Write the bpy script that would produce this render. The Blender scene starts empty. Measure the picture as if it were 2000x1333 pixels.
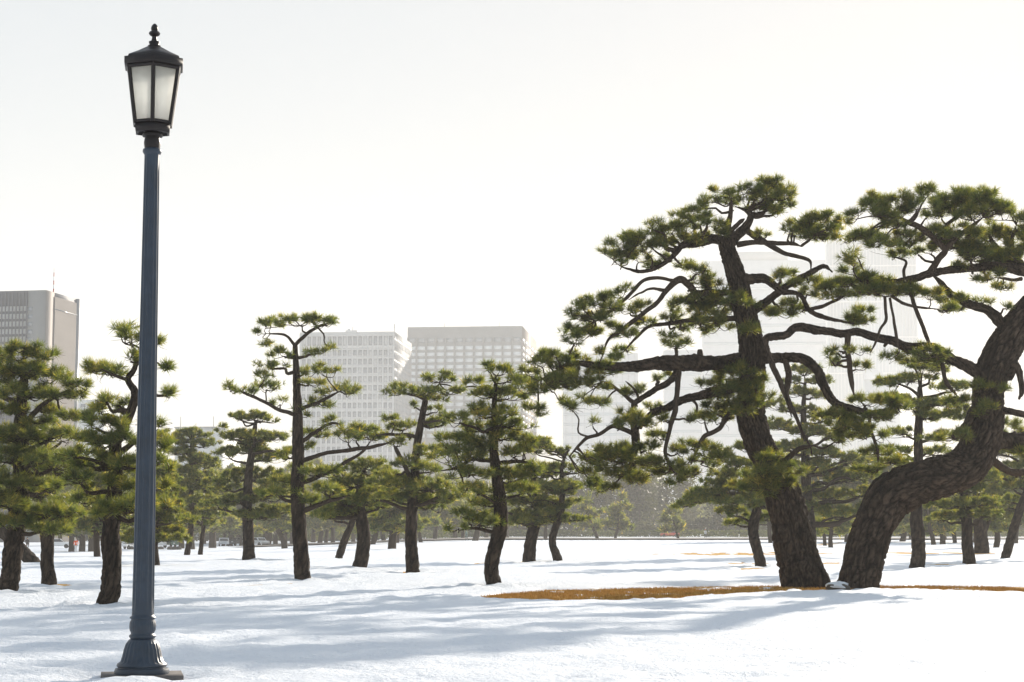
import bpy, math, random
import numpy as np
from mathutils import Vector

rng = np.random.default_rng(11)
random.seed(5)
SC = bpy.context.scene
COL = SC.collection
R = math.radians

# ------------------------------------------------------------------ camera
W, H, F = 2000.0, 1333.0, 3627.0
EYE = 1.65
PITCH = math.atan((1036.0 - H / 2) / F)
cd = bpy.data.cameras.new('camera'); cam = bpy.data.objects.new('camera', cd); COL.objects.link(cam)
cam.location = (0, 0, EYE); cam.rotation_euler = (R(90) + PITCH, 0, 0)
cd.sensor_width = 36.0; cd.lens = 36.0 * F / W; cd.clip_start = 0.1; cd.clip_end = 6000
SC.camera = cam

# ------------------------------------------------------------------ light
SUN_AZ, SUN_EL = R(28), R(18)          # azimuth to the right of the view direction
world = bpy.data.worlds.new('World'); SC.world = world; world.use_nodes = True
nt = world.node_tree; nt.nodes.clear()
sky = nt.nodes.new('ShaderNodeTexSky'); sky.sky_type = 'NISHITA'; sky.sun_disc = False
sky.sun_elevation = SUN_EL; sky.sun_rotation = SUN_AZ
sky.air_density = 1.0; sky.dust_density = 0.6; sky.ozone_density = 1.5; sky.altitude = 0
hs = nt.nodes.new('ShaderNodeHueSaturation'); hs.inputs['Saturation'].default_value = 2.4; hs.inputs['Value'].default_value = 1.17
gm = nt.nodes.new('ShaderNodeGamma'); gm.inputs['Gamma'].default_value = 0.12      # thin high haze evens the sky out
bg = nt.nodes.new('ShaderNodeBackground'); bg.inputs['Strength'].default_value = 0.15
wo = nt.nodes.new('ShaderNodeOutputWorld')
nt.links.new(sky.outputs[0], gm.inputs['Color']); nt.links.new(gm.outputs[0], hs.inputs['Color']); nt.links.new(hs.outputs[0], bg.inputs['Color'])
nt.links.new(bg.outputs[0], wo.inputs['Surface'])
sd = bpy.data.lights.new('sun', 'SUN'); sun = bpy.data.objects.new('sun', sd); COL.objects.link(sun)
sd.energy = 2.6; sd.angle = R(1.0); sd.color = (1.0, 0.90, 0.77)
sdir = Vector((math.sin(SUN_AZ) * math.cos(SUN_EL), math.cos(SUN_AZ) * math.cos(SUN_EL), math.sin(SUN_EL)))
sun.rotation_euler = sdir.to_track_quat('Z', 'Y').to_euler()
SC.view_settings.view_transform = 'Standard'; SC.view_settings.look = 'None'
SC.view_settings.exposure = 1.72; SC.view_settings.gamma = 1.0
SC.view_settings.use_curve_mapping = False
SC.cycles.use_denoising = True; SC.cycles.use_adaptive_sampling = False
SC.cycles.max_bounces = 8; SC.cycles.transmission_bounces = 6; SC.cycles.volume_bounces = 1
SC.cycles.transparent_max_bounces = 8
HAZE_DENSITY = 0.00032
HAZE_G = 0.2

# ------------------------------------------------------------------ helpers
CP, SP = math.cos(PITCH), math.sin(PITCH)
def at(px, py, D):
    """world point seen at photo pixel (px,py) at forward distance D"""
    u = (px - W / 2) / F; v = (H / 2 - py) / F
    k = D / (CP - v * SP)
    return np.array([u * k, D, EYE + (SP + v * CP) * k])
def proj(x, y, z):
    dz = z - EYE
    fw = y * CP + dz * SP; up = -y * SP + dz * CP
    return W / 2 + F * x / fw, H / 2 - F * up / fw
def sm(a, b, t):
    t = np.clip((t - a) / (b - a), 0, 1); return t * t * (3 - 2 * t)

_lat = {}
def vnoise(x, y, seed=0):
    if seed not in _lat: _lat[seed] = np.random.default_rng(100 + seed).random((256, 256))
    L = _lat[seed]
    xi = np.floor(x).astype(int); yi = np.floor(y).astype(int)
    fx = x - xi; fy = y - yi
    fx = fx * fx * (3 - 2 * fx); fy = fy * fy * (3 - 2 * fy)
    a = L[xi & 255, yi & 255]; b = L[(xi + 1) & 255, yi & 255]
    c = L[xi & 255, (yi + 1) & 255]; d = L[(xi + 1) & 255, (yi + 1) & 255]
    return (a * (1 - fx) + b * fx) * (1 - fy) + (c * (1 - fx) + d * fx) * fy - 0.5
def fbm(x, y, seed=0, o=3):
    s = 0; a = 1.0
    for i in range(o):
        s = s + a * vnoise(x * 2 ** i + 17.3 * i, y * 2 ** i + 5.1 * i, seed + i); a *= 0.5
    return s
def worley(u, v, nu, seed=3):
    """F2-F1 on a jittered grid, u periodic with nu cells"""
    g = np.random.default_rng(seed).random((64, 512, 2))
    iu = np.floor(u).astype(int); iv = np.floor(v).astype(int)
    d1 = np.full(u.shape, 9.0); d2 = np.full(u.shape, 9.0)
    for du in (-1, 0, 1):
        for dv in (-1, 0, 1):
            cu = iu + du; cv = iv + dv
            j = g[(cu % nu) & 63, cv & 511]
            d = np.hypot(cu + j[..., 0] - u, cv + j[..., 1] - v)
            n2 = np.where(d < d1, d1, np.minimum(d2, d)); d1 = np.minimum(d1, d); d2 = n2
    return d2 - d1

class MB:
    """collects triangles, builds one mesh object"""
    def __init__(s): s.v = []; s.t = []; s.c = []; s.n = 0
    def add(s, v, t, c=None):
        v = np.asarray(v, float).reshape(-1, 3); t = np.asarray(t, int).reshape(-1, 3)
        s.v.append(v); s.t.append(t + s.n); s.n += len(v)
        s.c.append(np.full(len(v), 0.5) if c is None else np.asarray(c, float))
    def mesh(s, name, mat, smooth=False, attr=False, sharp=None):
        v = np.concatenate(s.v) if s.v else np.zeros((0, 3)); t = np.concatenate(s.t) if s.t else np.zeros((0, 3), int)
        me = bpy.data.meshes.new(name)
        me.vertices.add(len(v)); me.vertices.foreach_set('co', v.astype(np.float32).ravel())
        me.loops.add(len(t) * 3); me.loops.foreach_set('vertex_index', t.astype(np.int32).ravel())
        me.polygons.add(len(t)); me.polygons.foreach_set('loop_start', np.arange(0, len(t) * 3, 3, dtype=np.int32))
        if smooth: me.polygons.foreach_set('use_smooth', np.ones(len(t), bool))
        if attr:
            a = me.attributes.new('tint', 'FLOAT', 'POINT'); a.data.foreach_set('value', np.concatenate(s.c).astype(np.float32))
        me.update(calc_edges=True); me.materials.append(mat)
        if smooth and sharp: me.set_sharp_from_angle(angle=sharp)
        return me
    def build(s, name, mat, parent=None, smooth=False, attr=False, kind=None, off=None, sharp=None):
        if off is not None: s.v = [a - off for a in s.v]
        o = bpy.data.objects.new(name, s.mesh(name, mat, smooth, attr, sharp)); COL.objects.link(o)
        if parent is not None: o.parent = parent
        if kind: o['kind'] = kind
        return o
    # primitives
    def box(s, x0, x1, y0, y1, z0, z1):
        v = [(x, y, z) for z in (z0, z1) for y in (y0, y1) for x in (x0, x1)]
        s.add(v, [(0, 2, 1), (1, 2, 3), (4, 5, 6), (5, 7, 6), (0, 1, 4), (1, 5, 4), (2, 6, 3), (3, 6, 7), (0, 4, 2), (2, 4, 6), (1, 3, 5), (3, 7, 5)])
    def lathe(s, prof, n=24, c=(0, 0, 0), rot=0.0, mod=None):
        p = np.array(prof, float); a = np.linspace(0, 2 * math.pi, n, endpoint=False) + rot
        rr = p[:, 0][:, None] * np.ones(n)
        if mod is not None: rr = mod(rr, a, p)
        v = np.stack([rr * np.cos(a), rr * np.sin(a), np.repeat(p[:, 1][:, None], n, 1)], -1) + np.array(c)
        s.grid(v)
    def grid(s, v, wrap=True, c=None):
        m, n = v.shape[:2]
        i, j = np.meshgrid(np.arange(m - 1), np.arange(n if wrap else n - 1), indexing='ij')
        a = i * n + j; b = i * n + (j + 1) % n; d = a + n; e = b + n
        t = np.stack([np.stack([a, b, e], -1), np.stack([a, e, d], -1)], 2).reshape(-1, 3)
        s.add(v.reshape(-1, 3), t, c)
    def prism(s, pts, y0, y1):
        """polygon in (x,z) extruded along y (convex fan caps)"""
        p = np.array(pts, float); n = len(p)
        v = np.concatenate([np.c_[p[:, 0], np.full(n, y0), p[:, 1]], np.c_[p[:, 0], np.full(n, y1), p[:, 1]]])
        t = []
        for i in range(n):
            j = (i + 1) % n; t += [(i, j, n + j), (i, n + j, n + i)]
        for i in range(1, n - 1): t += [(0, i + 1, i), (n, n + i, n + i + 1)]
        s.add(v, t)

def catmull(p, k):
    p = np.asarray(p, float); n = len(p)
    if n < 3:
        t = np.linspace(0, 1, k)[:, None]; return p[0] * (1 - t) + p[-1] * t
    q = np.vstack([2 * p[0] - p[1], p, 2 * p[-1] - p[-2]])
    s = np.linspace(0, n - 1, k); i = np.minimum(s.astype(int), n - 2); t = (s - i)[:, None]
    a, b, c, d = q[i], q[i + 1], q[i + 2], q[i + 3]
    return 0.5 * (2 * b + (c - a) * t + (2 * a - 5 * b + 4 * c - d) * t ** 2 + (3 * b - a - 3 * c + d) * t ** 3)
def frames(p):
    T = np.gradient(p, axis=0); T /= np.linalg.norm(T, axis=1)[:, None] + 1e-9
    N = np.zeros_like(p); n = np.array([1.0, 0.02, 0.01])
    for i in range(len(p)):
        n = n - T[i] * np.dot(n, T[i]); l = np.linalg.norm(n)
        if l < 1e-3: n = np.cross(T[i], [0, 1.0, 0]); l = np.linalg.norm(n)
        n = n / l; N[i] = n
    return N, np.cross(T, N)
def tube(mb, pts, rad, sides=6, step=None, bark=0.0, seed=0, knob=0.0, wob=1.7):
    """pts (n,3), rad (n): a tapering, slightly irregular limb; bark = depth of the plate relief in m"""
    pts = np.asarray(pts, float); rad = np.asarray(rad, float)
    L = np.sum(np.linalg.norm(np.diff(pts, axis=0), axis=1))
    k = max(len(pts), int(L / step) if step else 2 * len(pts))
    q = catmull(np.c_[pts, rad], k); p = q[:, :3]; r = np.maximum(q[:, 3], 0.002)
    N, B = frames(p)
    s = np.r_[0, np.cumsum(np.linalg.norm(np.diff(p, axis=0), axis=1))]
    a = np.linspace(0, 2 * math.pi, sides, endpoint=False)
    rr = np.repeat(r[:, None], sides, 1); col = None
    if knob and len(p) > 6:
        wl = 5.5 * np.mean(r) + 0.12; fade = np.minimum(1, np.minimum(s, s[-1] - s) / (wl + 1e-6)) * np.mean(r) * (wob if np.mean(r) < 0.3 else 0.9)
        p = p + N * (vnoise(s / wl + 3.7 * seed, s * 0 + 2.5, 50) * fade)[:, None] + B * (vnoise(s / wl + 8.1 * seed, s * 0 + 9.5, 51) * fade)[:, None]
    if knob:
        A, S = np.meshgrid(a, s)
        rr = rr * (1 + knob * (vnoise(np.cos(A) * 1.6 + 9 + seed, S / (r.mean() * 2.2) + np.sin(A) * 1.3, 40) * 1.1 + 0.5 * vnoise(np.cos(A) * 4 + seed, S / (r.mean() * 0.9) + np.sin(A) * 4, 41)))
    if bark:
        A, S = np.meshgrid(a, s)
        nu = max(5, int(2 * math.pi * r.max() / 0.145)); nu = min(nu, 40)
        ca, sa = np.cos(A) * r.max() * 2.5, np.sin(A) * r.max() * 2.5
        uu = A / (2 * math.pi) * nu + 1.1 * fbm(S * 2.1 + ca, sa * 1.5, 43, 3); vv = S / 0.25 + 1.1 * fbm(ca * 2 + 9, S * 2.2 + sa, 44, 3) + seed
        e = worley(uu, vv, nu, 3 + seed); e2 = worley(uu * 0.5, vv * 0.33 + 7, max(2, nu // 2), 9 + seed)
        e = np.minimum(e * 0.75 + 0.10, e2 * 1.6)
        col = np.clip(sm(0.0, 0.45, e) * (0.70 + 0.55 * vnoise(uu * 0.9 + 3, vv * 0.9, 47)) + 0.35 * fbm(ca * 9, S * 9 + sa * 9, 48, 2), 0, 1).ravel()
        rr = rr + bark * (sm(0.02, 0.30, e) - 0.6) * np.minimum(1, rr / 0.25) + bark * 0.45 * vnoise(A * 12, S * 22, 45)
    v = p[:, None] + rr[..., None] * (np.cos(a)[None, :, None] * N[:, None] + np.sin(a)[None, :, None] * B[:, None])
    mb.grid(v, c=col)
    e = len(mb.v[-1]); tip = p[-1] + (p[-1] - p[-2]) * 0.2
    idx = e - sides
    base = mb.v[-1][idx:]
    mb.add(np.vstack([base, tip]), [(i, (i + 1) % sides, sides) for i in range(sides)])
def sticks(mb, a, b, ra, rb):
    """many thin 3-sided twigs at once, a,b (n,3)"""
    n = len(a)
    if n == 0: return
    d = b - a; d /= np.linalg.norm(d, axis=1)[:, None] + 1e-9
    x = np.cross(d, [0.31, 0.2, 0.93]); x /= np.linalg.norm(x, axis=1)[:, None] + 1e-9
    y = np.cross(d, x); v = np.zeros((n, 6, 3))
    for k in range(3):
        c, s_ = math.cos(k * 2.0944), math.sin(k * 2.0944)
        v[:, k] = a + ra * (c * x + s_ * y); v[:, 3 + k] = b + rb * (c * x + s_ * y)
    t = np.array([(0, 1, 4), (0, 4, 3), (1, 2, 5), (1, 5, 4), (2, 0, 3), (2, 3, 5)])
    mb.add(v.reshape(-1, 3), (t[None] + (np.arange(n) * 6)[:, None, None]).reshape(-1, 3))

# ------------------------------------------------------------------ materials
def mat(name):
    m = bpy.data.materials.new(name); m.use_nodes = True
    n = m.node_tree; n.nodes.clear()
    o = n.nodes.new('ShaderNodeOutputMaterial')
    return m, n, o
def pbsdf(n, col=None, rough=0.7, metal=0.0, spec=0.3):
    b = n.nodes.new('ShaderNodeBsdfPrincipled')
    if col: b.inputs['Base Color'].default_value = (*col, 1)
    b.inputs['Roughness'].default_value = rough; b.inputs['Metallic'].default_value = metal
    b.inputs['Specular IOR Level'].default_value = spec
    return b
def nse(n, scale, detail=4, rough=0.6, co='Object', stretch=None):
    tc = n.nodes.new('ShaderNodeTexCoord'); t = n.nodes.new('ShaderNodeTexNoise')
    t.inputs['Scale'].default_value = scale; t.inputs['Detail'].default_value = detail; t.inputs['Roughness'].default_value = rough
    src = tc.outputs[co]
    if stretch:
        mp = n.nodes.new('ShaderNodeMapping'); mp.inputs['Scale'].default_value = stretch
        n.links.new(src, mp.inputs[0]); src = mp.outputs[0]
    n.links.new(src, t.inputs['Vector']); return t
def ramp(n, src, stops):
    r = n.nodes.new('ShaderNodeValToRGB'); e = r.color_ramp.elements
    while len(e) < len(stops): e.new(0.5)
    for el, (p, c) in zip(e, stops): el.position = p; el.color = (*c, 1)
    n.links.new(src, r.inputs[0]); return r
def bump(n, src, dist, strength=1.0):
    b = n.nodes.new('ShaderNodeBump'); b.inputs['Distance'].default_value = dist; b.inputs['Strength'].default_value = strength
    n.links.new(src, b.inputs['Height']); return b
def simple(name, col, rough=0.7, metal=0.0, spec=0.3, var=0.15, scale=3.0, bmp=0.0):
    m, n, o = mat(name); b = pbsdf(n, col, rough, metal, spec)
    t = nse(n, scale, 5)
    lo = tuple(c * (1 - var) for c in col); hi = tuple(min(1, c * (1 + var)) for c in col)
    r = ramp(n, t.outputs[0], [(0.3, lo), (0.7, hi)]); n.links.new(r.outputs[0], b.inputs['Base Color'])
    if bmp:
        bb = bump(n, t.outputs[0], bmp); n.links.new(bb.outputs[0], b.inputs['Normal'])
    n.links.new(b.outputs[0], o.inputs[0]); return m

def m_snow():
    m, n, o = mat('snow'); b = pbsdf(n, (0.86, 0.87, 0.9), 0.6, 0, 0.25)
    t = nse(n, 9, 6, 0.65); t2 = nse(n, 60, 3, 0.6)
    r = ramp(n, t.outputs[0], [(0.3, (0.84, 0.89, 0.965)), (0.7, (0.89, 0.925, 0.98))])
    n.links.new(r.outputs[0], b.inputs['Base Color'])
    b1 = bump(n, t.outputs[0], 0.085, 0.9); b2 = bump(n, t2.outputs[0], 0.012, 0.8)
    n.links.new(b1.outputs[0], b2.inputs['Normal']); n.links.new(b2.outputs[0], b.inputs['Normal'])
    n.links.new(b.outputs[0], o.inputs[0]); return m
def m_grass():
    m, n, o = mat('dead_grass'); b = pbsdf(n, None, 0.9, 0, 0.1)
    t = nse(n, 5, 8, 0.7)
    r = ramp(n, t.outputs[0], [(0.25, (0.20, 0.11, 0.035)), (0.5, (0.55, 0.31, 0.075)), (0.75, (0.74, 0.48, 0.16))])
    n.links.new(r.outputs[0], b.inputs['Base Color'])
    bb = bump(n, t.outputs[0], 0.06); n.links.new(bb.outputs[0], b.inputs['Normal'])
    n.links.new(b.outputs[0], o.inputs[0]); return m
def m_bark(name, a, c, spec=0.15):
    m, n, o = mat(name); b = pbsdf(n, None, 0.88, 0, spec)
    t = nse(n, 7, 6, 0.7, stretch=(1, 1, 0.35)); t2 = nse(n, 32, 4, 0.7, stretch=(1, 1, 0.5))
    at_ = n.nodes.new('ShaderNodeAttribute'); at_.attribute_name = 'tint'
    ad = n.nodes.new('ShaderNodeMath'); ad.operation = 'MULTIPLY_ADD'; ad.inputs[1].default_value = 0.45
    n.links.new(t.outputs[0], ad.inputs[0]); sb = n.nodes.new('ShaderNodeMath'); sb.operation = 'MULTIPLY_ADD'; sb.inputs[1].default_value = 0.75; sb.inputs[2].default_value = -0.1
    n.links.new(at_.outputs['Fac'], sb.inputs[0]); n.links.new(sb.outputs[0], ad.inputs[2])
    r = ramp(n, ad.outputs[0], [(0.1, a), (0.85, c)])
    r2 = ramp(n, t2.outputs[0], [(0.62, (0, 0, 0)), (0.78, (1, 1, 1))])
    mx = n.nodes.new('ShaderNodeMixRGB'); mx.inputs[2].default_value = (0.19, 0.17, 0.145, 1)
    sc = n.nodes.new('ShaderNodeMath'); sc.operation = 'MULTIPLY'; sc.inputs[1].default_value = 0.45
    n.links.new(r2.outputs[0], sc.inputs[0]); n.links.new(sc.outputs[0], mx.inputs[0])
    n.links.new(r.outputs[0], mx.inputs[1]); n.links.new(mx.outputs[0], b.inputs['Base Color'])
    vo = n.nodes.new('ShaderNodeTexVoronoi'); vo.feature = 'DISTANCE_TO_EDGE'; vo.inputs['Scale'].default_value = 9
    tc = n.nodes.new('ShaderNodeTexCoord'); mp = n.nodes.new('ShaderNodeMapping'); mp.inputs['Scale'].default_value = (1, 1, 0.45)
    n.links.new(tc.outputs['Object'], mp.inputs[0]); n.links.new(mp.outputs[0], vo.inputs['Vector'])
    rv = ramp(n, vo.outputs['Distance'], [(0.0, (0, 0, 0)), (0.16, (1, 1, 1))])
    b1 = bump(n, rv.outputs[0], 0.025, 0.8); b2 = bump(n, t2.outputs[0], 0.012, 0.8)
    n.links.new(b1.outputs[0], b2.inputs['Normal']); n.links.new(b2.outputs[0], b.inputs['Normal'])
    n.links.new(b.outputs[0], o.inputs[0]); return m
def m_needle(name, stops, tr=0.42, spec=0.6):
    m, n, o = mat(name)
    at_ = n.nodes.new('ShaderNodeAttribute'); at_.attribute_name = 'tint'
    r = ramp(n, at_.outputs['Fac'], stops)
    b = pbsdf(n, None, 0.48, 0, spec); n.links.new(r.outputs[0], b.inputs['Base Color'])
    tl = n.nodes.new('ShaderNodeBsdfTranslucent')
    g = n.nodes.new('ShaderNodeMixRGB'); g.blend_type = 'MULTIPLY'; g.inputs[0].default_value = 1; g.inputs[2].default_value = (8.2, 6.9, 2.5, 1)
    n.links.new(r.outputs[0], g.inputs[1]); n.links.new(g.outputs[0], tl.inputs[0])
    mx = n.nodes.new('ShaderNodeMixShader'); mx.inputs[0].default_value = tr
    n.links.new(b.outputs[0], mx.inputs[1]); n.links.new(tl.outputs[0], mx.inputs[2]); n.links.new(mx.outputs[0], o.inputs[0])
    return m
def m_glass(name, col=(0.35, 0.4, 0.45), rough=0.12):
    m, n, o = mat(name); b = pbsdf(n, col, rough, 0.0, 0.8)
    n.links.new(b.outputs[0], o.inputs[0]); return m
def m_pane():
    m, n, o = mat('frosted_glass'); b = pbsdf(n, (0.95, 0.95, 0.92), 0.35, 0, 0.4)
    t = nse(n, 6, 3, 0.5, stretch=(1, 1, 7)); bb = bump(n, t.outputs[0], 0.004, 0.5); n.links.new(bb.outputs[0], b.inputs['Normal'])
    tl = n.nodes.new('ShaderNodeBsdfTranslucent'); tl.inputs[0].default_value = (0.97, 0.97, 0.94, 1)
    mx = n.nodes.new('ShaderNodeMixShader'); mx.inputs[0].default_value = 0.8
    n.links.new(b.outputs[0], mx.inputs[1]); n.links.new(tl.outputs[0], mx.inputs[2])
    tp = n.nodes.new('ShaderNodeBsdfTransparent'); m2 = n.nodes.new('ShaderNodeMixShader'); m2.inputs[0].default_value = 0.3
    n.links.new(mx.outputs[0], m2.inputs[1]); n.links.new(tp.outputs[0], m2.inputs[2]); n.links.new(m2.outputs[0], o.inputs[0])
    return m

M = {}
M['snow'] = m_snow(); M['grass'] = m_grass()
M['bark_big'] = m_bark('old_pine_bark', (0.011, 0.008, 0.006), (0.105, 0.075, 0.055))
M['bark'] = m_bark('pine_bark', (0.008, 0.006, 0.005), (0.085, 0.060, 0.042))
M['twig'] = m_bark('twig_bark', (0.025, 0.018, 0.013), (0.07, 0.05, 0.036))
NS = [(0.0, (0.016, 0.030, 0.011)), (0.4, (0.036, 0.051, 0.016)), (0.75, (0.078, 0.084, 0.024)), (1.0, (0.19, 0.155, 0.055))]
M['needles'] = m_needle('pine_needles', NS)
M['road'] = simple('gravel', (0.16, 0.15, 0.14), 0.95, var=0.25, scale=0.6)
M['concrete'] = simple('concrete', (0.13, 0.12, 0.115), 0.9, var=0.2, scale=9, bmp=0.004)
M['lamp_blue'] = simple('slate_blue_paint', (0.019, 0.034, 0.056), 0.42, 0.0, 0.5, var=0.25, scale=5)
M['lamp_dark'] = simple('dark_bronze_paint', (0.009, 0.006, 0.007), 0.4, 0.0, 0.35, var=0.3, scale=8)
M['pane'] = m_pane()
M['stone'] = simple('stone', (0.10, 0.09, 0.08), 0.9, var=0.3, scale=3, bmp=0.02)

# ------------------------------------------------------------------ things
def tag(o, label, cat, group=None):
    o['label'] = label; o['category'] = cat
    if group: o['group'] = group
    return o
def thing(name, label, cat, loc=(0, 0, 0), rz=0.0, group=None):
    o = bpy.data.objects.new(name, None); COL.objects.link(o); o.empty_display_size = 0.2
    o.location = loc; o.rotation_euler = (0, 0, rz)
    return tag(o, label, cat, group)
def struct(o): o['kind'] = 'structure'; return o

# ------------------------------------------------------------------ the ground
def ground(x, y):
    dip = -1.2 * sm(90, 230, y) * sm(3, 48, -x)
    return dip + 0.10 * fbm(x / 23.0 + 40, y / 31.0 + 7, 10, 2)
STRIPS = [  # melted patches, short streaks by the trunks painted in for their shadows: photo x, upper y, lower y (followed on the ground)
    [(930, 1168, 1168), (985, 1161, 1173), (1060, 1155, 1175), (1150, 1153, 1175), (1300, 1149, 1171), (1450, 1147, 1160), (1540, 1146, 1155), (1650, 1147, 1153), (1720, 1145, 1153), (1830, 1146, 1153), (1930, 1147, 1157), (2060, 1149, 1161), (2200, 1152, 1156)],
    [(1270, 1084, 1084), (1330, 1082, 1086), (1440, 1081, 1086), (1560, 1080, 1085), (1640, 1082, 1084)],
    [(1390, 1102, 1102), (1450, 1100, 1103), (1600, 1100, 1104), (1660, 1102, 1102)],
    [(1690, 1081, 1081), (1760, 1080, 1083), (1900, 1079, 1083), (1990, 1081, 1081)],
    [(1790, 1105, 1105), (1880, 1102, 1105), (1900, 1101, 1104), (1920, 1103, 1103)],
    [(1420, 1116, 1116), (1450, 1112, 1115), (1490, 1108, 1112), (1500, 1109, 1109)],
    [(755, 1124, 1124), (790, 1118, 1122), (815, 1116, 1119), (820, 1117, 1117)],
    [(895, 1104, 1104), (930, 1100, 1103), (965, 1098, 1102), (975, 1100, 1100)],
    [(1000, 1100, 1100), (1020, 1097, 1101), (1045, 1095, 1099), (1050, 1097, 1097)],
    [(215, 1112, 1112), (250, 1107, 1110), (300, 1103, 1107), (330, 1106, 1106)],
    [(80, 1144, 1144), (95, 1142, 1147), (130, 1143, 1147), (150, 1146, 1146)],
    [(440, 1146, 1146), (520, 1143, 1145), (570, 1138, 1142), (600, 1136, 1136)],
    [(1930, 1094, 1094), (1950, 1091, 1094), (1975, 1089, 1092), (1985, 1091, 1091)],
    [(1570, 1064, 1064), (1610, 1062, 1065), (1640, 1061, 1064), (1650, 1063, 1063)],
]
BASES = []
_fr = np.random.default_rng(8); FOOT = [(-3.2 + 0.16 * i + 0.15 * (i % 2) + _fr.normal(0, 0.05), 20.6 + 0.62 * i + _fr.normal(0, 0.1)) for i in range(16)] + [(_fr.uniform(-4, 6), _fr.uniform(19, 30)) for i in range(22)]
for bpx, bpy_, bw in ((1572, 1147, 100), (1676, 1149, 84), (590, 1134, 33), (208, 1184, 42), (14, 1161, 40), (96, 1146, 28), (486, 1096, 25), (364, 1086, 12), (391, 1085, 9), (702, 1112, 28), (661, 1092, 14), (806, 1118, 27), (966, 1146, 29), (1034, 1098, 25), (1090, 1099, 18), (1486, 1107, 22), (1584, 1088, 25), (1791, 1113, 31), (1893, 1101, 25), (1918, 1081, 30), (1963, 1093, 18), (303, 1106, 16), (66, 1101, 26)):
    Db = EYE * F / (bpy_ - 1036.0); BASES.append(((bpx - W / 2) / F * Db, Db, bw / 2 / F * Db))
def melt_and_shade(x, y, z):
    px, py = proj(x, y, z)
    m = np.full(np.shape(x), -9.0)
    for si, s in enumerate(STRIPS):
        a = np.array(s, float)
        t = np.interp(px, a[:, 0], a[:, 1]); b = np.interp(px, a[:, 0], a[:, 2])
        ins = np.minimum(py - t, b - py) + (-0.2 if si == 0 else -0.9)
        ins = np.where((px < a[0, 0]) | (px > a[-1, 0]), -9, ins)
        m = np.maximum(m, ins)
    return m                                   # > 0 inside, photo pixels
def snow_h(x, y):
    g = ground(x, y)
    m = melt_and_shade(x, y, g)
    rough = sm(-0.05, 0.35, fbm(x / 6.0, y / 9.0 + 3, 20, 2))
    t = 0.07 + 0.032 * fbm(x / 3.1, y / 4.3, 23, 3)
    near = np.zeros(np.shape(x)); heap = np.zeros(np.shape(x))
    for bx_, by_, br in BASES:
        d2 = ((x - bx_) / (1.1 + 2.2 * br)) ** 2 + ((y - by_ + 0.5) / (1.8 + 2.5 * br)) ** 2
        near = np.maximum(near, np.exp(-d2)); heap = np.maximum(heap, np.exp(-((x - bx_ - 0.1) / (1.3 * br + 0.15)) ** 2 - ((y - by_ + br) / (br + 0.25)) ** 2))
    lumps = fbm(x / 0.36, y / 0.42, 27, 4)
    t = t + (0.045 + 0.05 * rough + 0.14 * near) * lumps + heap * (0.05 + 0.16 * np.maximum(0, fbm(x / 0.3, y / 0.4, 35, 2) + 0.15))
    t = t + 0.026 * fbm(x / 0.9, y / 0.25, 37, 3)
    for fx, fy in FOOT: t = t - 0.07 * np.exp(-((x - fx) / 0.11) ** 2 - ((y - fy) / 0.17) ** 2)
    t = t - 0.10 * np.exp(-((y - 20.6) / 0.6) ** 4) * np.exp(-((x + 4.12) / 0.62) ** 4) + 0.075 * np.exp(-((y - 19.95) / 0.28) ** 2) * np.exp(-((x + 3.95) / 0.30) ** 2)
    ragged = m + 5.0 * fbm(x / 0.7, y / 1.3, 31, 4)
    t = t * (1 - 0.5 * sm(-6, 0, m)) - 0.22 * sm(-1.5, 1.5, ragged) * (1 - 0.9 * sm(0.16, 0.3, fbm(x / 0.6, y / 1.1, 39, 3)))
    return g + t
def graded(lo, hi, step, grow, limit):
    out = [0.0]; d = step
    while out[-1] < limit: out.append(out[-1] + d); d = step + grow * max(0, out[-1] - hi)
    return np.array(out)
xs = graded(0, 18, 0.20, 0.05, 1500); xs = np.r_[-xs[:0:-1], xs]
ys = [-40.0, -20, -5, 4, 9, 13]
while ys[-1] < 2300: ys.append(ys[-1] + max(0.09, 0.0078 * ys[-1] * (1 if ys[-1] < 120 else 3)))
ys = np.array(ys)
X, Y = np.meshgrid(xs, ys)
mb = MB(); mb.grid(np.stack([X, Y, snow_h(X, Y)], -1), wrap=False)
struct(mb.build('snow', M['snow'], smooth=True))
xs2 = graded(0, 30, 1.2, 0.08, 1500); xs2 = np.r_[-xs2[:0:-1], xs2]
ys2 = [-40.0, 0]
while ys2[-1] < 2300: ys2.append(ys2[-1] + max(0.9, 0.03 * ys2[-1]))
X2, Y2 = np.meshgrid(xs2, np.array(ys2))
mb = MB(); mb.grid(np.stack([X2, Y2, ground(X2, Y2)], -1), wrap=False)
struct(mb.build('ground', M['grass'], smooth=True))
# dead grass blades standing in the largest melted patches
bx = rng.uniform(-2.5, 14.5, 160000); by = rng.uniform(40, 56, 160000); bz = ground(bx, by)
k = melt_and_shade(bx, by, bz) > 0.3; bx, by, bz = bx[k][:22000], by[k][:22000], bz[k][:22000]
n = len(bx); b0 = np.c_[bx, by, bz]; hgt = rng.uniform(0.03, 0.085, n)
ang = rng.uniform(0, 6.28, n); wv = np.c_[np.cos(ang), np.sin(ang), 0 * ang] * 0.012
tipv = b0 + np.c_[rng.normal(0, 0.03, n), rng.normal(0, 0.03, n), hgt]
mb = MB(); mb.add(np.stack([b0 - wv, b0 + wv, tipv], 1).reshape(-1, 3), np.arange(n * 3).reshape(-1, 3))
g_ = mb.build('dead_grass', M['grass'], kind='stuff'); tag(g_, 'orange brown dead grass showing in the melted strips of snow', 'grass')
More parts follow.
